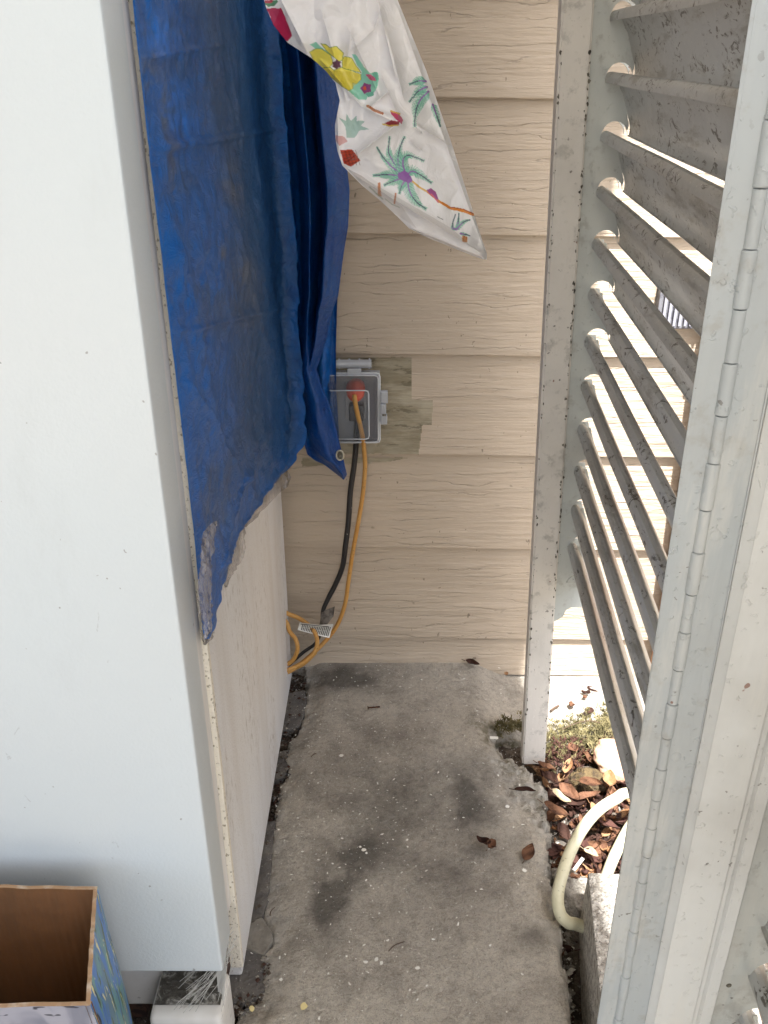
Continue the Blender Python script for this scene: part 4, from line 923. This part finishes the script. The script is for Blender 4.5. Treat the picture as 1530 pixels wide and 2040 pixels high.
h2 = [tuple(onZ(u, v, z_)) for u, v, z_ in ((1268,1628,-.01),(1250,1655,-.01),(1234,1685,-.012),(1221,1712,-.018),(1208,1745,-.04))]
prop(MB().tube(catmull(h2, 8), .0088, seg=18).build('pipe_stub', MHO, smooth=True), 'short cream pipe stub just behind the block, right of the hose curve', 'pipe')
def rock(name, c, r, sc, mat, label, cat, group=None, seed=0, sub=4, amp=.35):
    bm = bmesh.new(); bmesh.ops.create_icosphere(bm, subdivisions=sub, radius=1)
    for v in bm.verts:
        n = v.co.normalized(); f = 1+amp*(float(fbm(n.x*2.2+seed, n.y*2.2+n.z*1.7, seed, 4))-.5)*2+.08*(float(fbm(n.x*9+seed, n.y*9+n.z*7, seed+5, 2))-.5)*2
        v.co = Vector((n.x*r*sc[0], n.y*r*sc[1], n.z*r*sc[2]))*f
    me = bpy.data.meshes.new(name); bm.to_mesh(me); bm.free()
    o = link(name, me, mat, smooth=True); o.location = c; return prop(o, label, cat, group)
p = onZ(1138, 1772, -.03); rock('concrete_chunk', (p.x, p.y, -.035), .03, (.95, 1.5, .8), MRK, 'rough grey lump of broken concrete inside the hose curve, left of the block', 'rubble', seed=3)
p = onZ(1215, 1500, -.01); rock('flat_stone', (p.x+.012, p.y, -.025), .045, (.85, 1.2, .45), M('pink_stone', lin(196, 160, 136), rough=.85, layers=[dict(sc=25, s=(1, .2, 1), d=5, lo=.42, hi=.62, col=lin(168, 128, 104))], bumps=[dict(sc=80, d=4, lo=.3, hi=.7, dd=.001)]), 'smooth pinkish tan stone at the edge of the louvers above the leaves', 'stone', seed=8, amp=.12)
p = onZ(1172, 1545, -.03); rock('mossy_stone', (p.x, p.y, -.045), .034, (1.1, .9, .7), MRO, 'dark brown mossy stone lying among the dead leaves', 'stone', seed=12)
# slate and mortar pieces along the left edge
def slab_piece(name, pix, z, mat, label, cat, seed, thick=.012):
    P = [onZ(u, v, z) for u, v in pix]; q = []
    rr = random.Random(seed)
    for i in range(len(P)):
        a, c_ = P[i], P[(i+1) % len(P)]
        for k in range(5): t = k/5; q.append(a.lerp(c_, t)+Vector((rr.uniform(-1, 1)*.0011, rr.uniform(-1, 1)*.0011, 0)))
    b = MB().prism([p_-Vector((0, 0, thick)) for p_ in q], (0, 0, thick)); return prop(b.build(name, mat, bevel=.001, bseg=1), label, cat)
slab_piece('slate_fragment', [(560,1384),(606,1374),(612,1395),(606,1425),(596,1446),(578,1454),(548,1456)], -.008, MTI, 'dark grey slate fragment with white specks, farthest along the refrigerator side', 'slate', 1)
slab_piece('slate_fragment', [(546,1500),(576,1492),(576,1525),(564,1550),(533,1556)], -.012, MTI, 'small dark slate fragment leaning at the crumbled slab edge, middle of the refrigerator side', 'slate', 2)
slab_piece('slate_fragment', [(510,1640),(548,1634),(542,1690),(540,1735),(532,1795),(524,1824),(480,1852)], -.006, MTI, 'long narrow dark slate strip between refrigerator and slab', 'slate', 3)
slab_piece('mortar_patch', [(485,1842),(505,1836),(520,1826),(540,1850),(543,1872),(526,1903),(500,1892),(474,1882)], -.003, MMO, 'light grey mortar patch near the front corner of the refrigerator', 'mortar', 4)
slab_piece('slate_fragment', [(470,1884),(492,1888),(522,1900),(524,1930),(526,1972),(500,1994),(440,2000),(400,1960)], -.006, MTI, 'broad dark slate piece with yellow flakes by the foot cover', 'slate', 5)

# ================================================================ LEAVES
def leafmesh(L, W, curl, cup, seed, tooth=0.0):
    rr = random.Random(seed); n, m = 14, 6; V_ = []; Fq = []
    for i in range(n+1):
        t = i/n; w_ = W*.5*(math.sin(math.pi*t**.85)**.75 if 0 < t < 1 else .02)*(1+tooth*math.sin(t*40))
        ang = curl*(t-.5); xx_ = L*(math.sin(ang)/curl if abs(curl) > .01 else t-.5); zz_ = L*((1-math.cos(ang))/curl if abs(curl) > .01 else 0)
        for j in range(-m, m+1):
            s = j/m; V_.append((xx_, w_*s*(1-.2*cup*abs(s)), zz_+cup*w_*s*s*.9-.0004*(1-abs(s))+.0012*math.sin(t*9+s*4+seed)))
    k = 2*m+1
    for i in range(n):
        for j in range(2*m): Fq.append((i*k+j, i*k+j+1, (i+1)*k+j+1, (i+1)*k+j))
    # stalk
    s0_ = len(V_); 
    for q in range(5):
        x_ = -L*.5-q*L*.06
        V_ += [(x_, -.0006, .0004+.0006*q), (x_, .0006, .0004+.0006*q), (x_, 0, .0014+.0006*q)]
    for q in range(4):
        for c_ in range(3): a = s0_+q*3; d_ = (c_+1) % 3; Fq.append((a+c_, a+d_, a+3+d_, a+3+c_))
    return V_, Fq
def make_leaf(name, pos, L, W, curl, cup, yaw, pitch_, roll, mat, seed, label, group=None, cat='leaf'):
    V_, Fq = leafmesh(L, W, curl, cup, seed); me = bpy.data.meshes.new(name); me.from_pydata(V_, [], Fq)
    o = link(name, me, mat, smooth=True); o.location = pos; o.rotation_euler = (roll, pitch_, yaw); return prop(o, label, cat, group)
def slabp(u, v, dz=.003): p = onZ(u, v, 0); return (p.x, p.y, dz)
G = 'dead leaves lying about'
make_leaf('dead_leaf', slabp(1052, 1704, .006), .036, .020, .5, .25, math.radians(60), 0, .1, LM[1], 1, 'flat brown dead leaf alone on the slab, right of the curled dark one', G)
make_leaf('dead_leaf', slabp(962, 1685, .006), .030, .016, 2.2, .9, math.radians(150), 0, .2, LM[3], 2, 'curled dark dead leaf at the left of a crumpled pair on the slab', G)
make_leaf('dead_leaf', slabp(976, 1692, .007), .028, .018, 1.8, .8, math.radians(60), .3, .3, LM[0], 3, 'curled rust leaf at the right of a crumpled pair on the slab', G)
make_leaf('dead_leaf', slabp(1045, 1581, .007), .036, .010, .3, 1.6, math.radians(-5), 0, .2, LM[3], 4, 'thin dark rolled leaf lying on the slab below the mossy edge', G)
make_leaf('dead_leaf', slabp(1008, 1345, .004), .012, .009, .6, .4, 1.2, 0, .2, LM[2], 5, 'tiny orange leaf at the foot of the siding, left of the post', G)
make_leaf('dead_leaf', slabp(942, 1326, .006), .034, .014, 1.4, 1.0, math.radians(-28), 0, .5, LM[3], 6, 'dark curled leaf against the siding at the back edge of the slab', G)
SL_ = [(1137,1408,-.030,.020,.016,LM[1],70,'small folded brown leaf on the sunlit concrete behind the post'), (1172,1422,-.030,.028,.020,LM[3],40,'dark shiny folded leaf on the sunlit concrete by the louvers'),
       (1167,1384,-.030,.022,.014,LM[3],150,'black crumpled leaf farthest back on the sunlit concrete'), (1164,1392,-.030,.012,.010,LM[0],20,'tiny orange leaf under the black crumpled one')]
for i, (u, v, z_, L, W, m_, yw, lb) in enumerate(SL_):
    p = onZ(u, v, z_); make_leaf('dead_leaf', (p.x, p.y, z_+.003), L, W, 1.6, .8, math.radians(yw), .2, .2, m_, 20+i, lb, G)
PL_ = [(1142,1491,-.012,.030,.020,LM[0],100,'rust and tan leaf on the moss right of the post foot'), (1132,1528,-.016,.036,.018,LM[2],60,'bright orange tan leaf below the mossy mat'),
       (1088,1528,-.014,.034,.018,LM[1],-30,'brown leaf tucked against the broken slab edge under the post'), (1098,1552,-.018,.040,.022,LM[3],-60,'dark brown cupped leaf beside the broken slab edge'),
       (1136,1580,-.016,.050,.023,LM[0],-55,'large reddish leaf with a midrib in the middle of the pit'), (1170,1588,-.014,.048,.018,LM[0],5,'long orange brown leaf above the hose'),
       (1117,1588,-.014,.038,.024,LM[4],-40,'pale tan torn leaf beside the large reddish one'), (1107,1614,-.012,.046,.020,LM[1],-25,'brown leaf at the slab edge below the pale torn leaf'),
       (1213,1555,-.012,.050,.026,LM[2],75,'tall upright tan leaf against the louvers'), (1209,1642,-.022,.042,.024,LM[5],-20,'dark wine red leaf right of the hose'),
       (1160,1684,-.018,.036,.022,LM[5],-70,'curled wine coloured leaf inside the hose curve'), (1178,1700,-.014,.026,.016,LM[4],-40,'small pale curled leaf above the block'),
       (1145,1748,-.012,.016,.012,LM[0],0,'tiny bright orange leaf beside the hose above the concrete lump'), (1178,1560,-.010,.044,.020,LM[1],-30,'brown crinkled leaf above the dark stone shadow'),
       (1150,1600,-.02,.04,.02,LM[3],20,'dark leaf under the reddish and orange leaves'), (1190,1620,-.02,.04,.02,LM[2],-60,'tan leaf half under the hose')]
for i, (u, v, z_, L, W, m_, yw, lb) in enumerate(PL_):
    p = onZ(u, v, z_); make_leaf('dead_leaf', (p.x, p.y, z_), L, W, random.uniform(.4, 1.2), random.uniform(.2, .8), math.radians(yw), random.uniform(-.3, .3), random.uniform(-.4, .4), m_, 40+i, lb, G)
# the litter mass itself
V_, F_, mi = [], [], []
pit = [tuple(onZ(*p)[:2]) for p in [(1050,1505),(1100,1460),(1200,1440),(1300,1440),(1320,1700),(1260,2040),(1145,2040),(1125,1860),(1108,1760),(1096,1640),(1086,1560)]]
cnt = 0
while cnt < 620:
    px_, py_ = random.uniform(.15, 1.1), random.uniform(.5, 1.38)
    if not (inpoly(np.array(px_), np.array(py_), pit) or (px_ > .36 and cnt % 3 == 0)): continue
    if .26 < px_ < .49 and .54 < py_ < .86: continue
    L = random.uniform(.014, .042); v_, f_ = leafmesh(L, L*random.uniform(.4, .6), random.uniform(.2, 2.2), random.uniform(0, 1.2), cnt)
    zz_ = soilz(px_, py_)+random.uniform(.004, .018)
    if py_ < .86 and px_ < .3: zz_ -= .01
    from mathutils import Euler
    R_ = Euler((random.uniform(-.6, .6), random.uniform(-.6, .6), random.uniform(0, 6.28))).to_matrix(); o_ = len(V_)
    V_ += [tuple(R_@Vector(q)+Vector((px_, py_, zz_))) for q in v_]; F_ += [tuple(o_+w for w in f) for f in f_]
    mk = random.choice([0, 1, 1, 2, 3, 3, 3, 5, 5]); mi += [mk]*len(f_); cnt += 1
me = bpy.data.meshes.new('leaf_litter'); me.from_pydata(V_, [], F_)
lit = link('leaf_litter', me, LM, smooth=True); me.polygons.foreach_set('material_index', mi)
prop(lit, 'mass of small dead brown leaves filling the soil pit', 'leaf litter', kind='stuff')
# gravel crumbs in the pit and along the crumbled left edge
def crumbs(name, regions, n, smin, smax, mats, label, cat, zf, seed=1):
    rr = random.Random(seed); V_, F_, mi = [], [], []
    while len(F_) < n*8:
        poly = rr.choice(regions); xs = [p[0] for p in poly]; ys = [p[1] for p in poly]; px_, py_ = rr.uniform(min(xs), max(xs)), rr.uniform(min(ys), max(ys))
        if not inpoly(np.array(px_), np.array(py_), poly): continue
        r = smin+(smax-smin)*rr.random()**2.5; o_ = len(V_); zz_ = zf(px_, py_)+r*.3
        for d_ in ((1,0,0),(0,1,0),(-1,0,0),(0,-1,0),(0,0,.8),(0,0,-.6)):
            V_.append((px_+d_[0]*r*rr.uniform(.6, 1.3), py_+d_[1]*r*rr.uniform(.6, 1.3), zz_+d_[2]*r*rr.uniform(.5, 1)))
        for i in range(4): j = (i+1) % 4; F_ += [(o_+i, o_+j, o_+4), (o_+j, o_+i, o_+5)]
        mi += [rr.randrange(len(mats))]*8
    me = bpy.data.meshes.new(name); me.from_pydata(V_, [], F_); o = link(name, me, mats); me.polygons.foreach_set('material_index', mi)
    return prop(o, label, cat, kind='stuff')
lstrip = [tuple(onZ(*p)[:2]) for p in [(600,1322),(614,1350),(612,1400),(580,1475),(576,1530),(556,1600),(548,1650),(538,1700),(533,1780),(528,1830),(500,1860),(520,1700),(540,1600),(550,1500),(575,1340)]]
lcorner = [tuple(onZ(*p)[:2]) for p in [(525,1880),(540,1935),(520,1990),(470,2020),(430,2020),(440,1985),(510,1975),(516,1900)]]
crumbs('rubble_crumbs', [lstrip, lcorner, pit], 1500, .0008, .0045, [MRK, MSO, MTI, LM[3]], 'loose crumbs of concrete and dirt at the slab edges', 'rubble', lambda a, b: (soilz(a, b)+.004) if a > .1 else -.016+.012*random.random(), 5)
rgt = [tuple(onZ(*p)[:2]) for p in [(1088,1600),(1110,1620),(1130,1700),(1125,1760),(1150,1780),(1150,1850),(1160,2000),(1130,1960),(1105,1760),(1090,1680)]]
crumbs('pale_gravel', [rgt], 420, .001, .006, [MRK, MCP, MRK], 'pale broken concrete gravel between slab and hose', 'gravel', lambda a, b: soilz(a, b)+.008, 9)
# moss mats
def tuft(b, c, n, h_, spread, rr):
    for i in range(n):
        a_ = rr.uniform(0, 6.28); r = rr.uniform(0, spread); p = Vector((c[0]+r*math.cos(a_), c[1]+r*math.sin(a_), c[2])); d_ = Vector((rr.uniform(-1, 1), rr.uniform(-1, 1), rr.uniform(.2, 1.2))).normalized()*h_*rr.uniform(.5, 1.3); s = Vector((rr.uniform(-1, 1), rr.uniform(-1, 1), 0)).normalized()*.0011
        b.quad(p-s, p+s, p+d_*.6+s*.9+Vector((0, 0, .001)), p+d_, p+d_*.6-s*.9)
b = MB(); rr = random.Random(4)
for k in range(620):
    t = rr.random(); 
    if k < 90: p = onZ(990+rr.random()*50, 1440+rr.gauss(0, 8), 0); z_ = -.008
    else:
        u = rr.uniform(1090, 1225); v = 1462-(u-1090)*.30+rr.gauss(18, 20); p = onZ(u, v, -.02); z_ = -.020
    tuft(b, (p.x, p.y, z_), 7, .008, .006, rr)
prop(b.build('moss', MMS), 'pale yellow green moss around the foot of the post and along the sunlit concrete', 'moss', kind='stuff')
b = MB()
for k in range(160):
    p = onZ(rr.uniform(1095, 1160), rr.uniform(1470, 1530), -.015); tuft(b, (p.x, p.y, -.014), 3, .006, .005, rr)
prop(b.build('seed_husks', LM[5]), 'dark red seed husks mixed into the moss', 'husks', kind='stuff')
# paint flakes scattered on the slab
b = MB(); rr = random.Random(11); nC = 0
while nC < 4200:
    u = rr.gauss(690, 170) if rr.random() < .75 else rr.uniform(530, 1100); v = 1325+abs(rr.gauss(0, 260)) if rr.random() < .7 else rr.uniform(1330, 2040)
    if not (470 < u < 1120 and 1322 < v < 2035): continue
    p = onZ(u, v, 0)
    if not inpoly(np.array(p.x), np.array(p.y), slabpoly): 
        if rr.random() > .25 or p.x > 0: continue
    r = .0003+.0018*rr.random()**8; n0 = len(b.v); k_ = rr.choice((4, 5)); a0 = rr.uniform(0, 6)
    el = rr.uniform(.9, 2.2); a1 = rr.uniform(0, 6.28); r *= .8
    for i in range(k_):
        ex, ey = el*r*rr.uniform(.6, 1.3)*math.cos(a0+6.28*i/k_), r*rr.uniform(.5, 1.2)*math.sin(a0+6.28*i/k_)
        b.v.append((p.x+ex*math.cos(a1)-ey*math.sin(a1), p.y+ex*math.sin(a1)+ey*math.cos(a1), .0024+rr.uniform(0, .0012)))
    b.f.append(tuple(range(n0, n0+k_))); b.m.append(0); nC += 1
for (u, v, r) in ((725,1697,.004),(718,1690,.003),(730,1703,.003),(728,1920,.004),(750,1915,.004),(760,1922,.004),(832,1932,.004),(1010,1610,.005),(1045,1737,.004),(680,1508,.005),(560,1955,.003)):
    p = onZ(u, v); n0 = len(b.v); b.v += [(p.x+r*rr.uniform(.5, 1.1)*math.cos(6.28*i/6), p.y+r*rr.uniform(.5, 1.1)*math.sin(6.28*i/6), .0038) for i in range(6)]; b.f.append(tuple(range(n0, n0+6))); b.m.append(0)
prop(b.build('paint_flakes', MCP), 'tiny white paint flakes sprinkled over the slab', 'flakes', kind='stuff')
for i, (u, v, r, z_, lb) in enumerate([(503,1926,.0045,-.008,'round yellow flake on the dark slate, farther one'),(510,1935,.0045,-.008,'oblong yellow flake on the dark slate, nearer one'),(605,2005,.0052,.004,'yellow flake alone on the slab at the lower left'),(502,2010,.004,.003,'small yellow flake beside the foot cover')]):
    p = onZ(u, v, z_); b = MB(); b.prism([(p.x+r*random.uniform(.7, 1.1)*math.cos(6.28*k_/9)*(.75 if i == 1 else 1), p.y+r*random.uniform(.7, 1.1)*math.sin(6.28*k_/9)*(1.3 if i == 1 else 1), z_) for k_ in range(9)], (0, 0, .0012))
    prop(b.build('yellow_flake', MCY), lb, 'flake', 'yellow flakes')
# white paper scraps
for (u, v, l_, w_, yw, z_, lb) in [(984,1470,.015,.006,-5,.005,'small white paper scrap at the slab edge by the moss'), (1152,1722,.030,.005,50,-.004,'white torn strip inside the hose curve')]:
    p = onZ(u, v, z_); b = MB(); b.box((-l_/2, -w_/2, 0), (l_/2, w_/2, .0008)); o = b.build('paper_scrap', MCP); o.location = (p.x, p.y, z_); o.rotation_euler = (.1, 0, math.radians(yw)); prop(o, lb, 'scrap')
# nail and twigs
p = onZ(745, 1409); a = onZ(734, 1410, .004); c_ = onZ(757, 1408, .004)
nl = thing('nail', (p.x, p.y, 0), 'rusty nail lying on the slab near the back', 'nail')
MB().tube([a, c_], .0016, seg=8).build('shank', MNA, nl, smooth=True); dn = (a-c_).normalized(); MB().tube([a, a+dn*.0016], .0034, seg=10).build('head', MNA, nl)
for pts, r, lb in [([(774,1895),(785,1884),(796,1879),(806,1876)], .0007, 'thin curved twig on the slab, lower middle'), ([(1120,1453),(1150,1440),(1175,1436),(1195,1440)], .0008, 'long thin stem arching over the moss'),
                   ([(1097,1416),(1105,1410),(1113,1406)], .0022, 'short dark stick on the sunlit concrete'), ([(620,1508),(624,1503),(630,1501)], .0008, 'tiny dark twig near the crumbled left edge'), ([(538,1824),(540,1815),(547,1808)], .0008, 'tiny dark twig beside the mortar patch')]:
    q = [onZ(u, v, -.028 if v < 1425 and u > 1090 else .003) for u, v in pts]
    prop(MB().tube(catmull(q, 5), r, seg=6).build('twig', MTW, smooth=True), lb, 'twig')
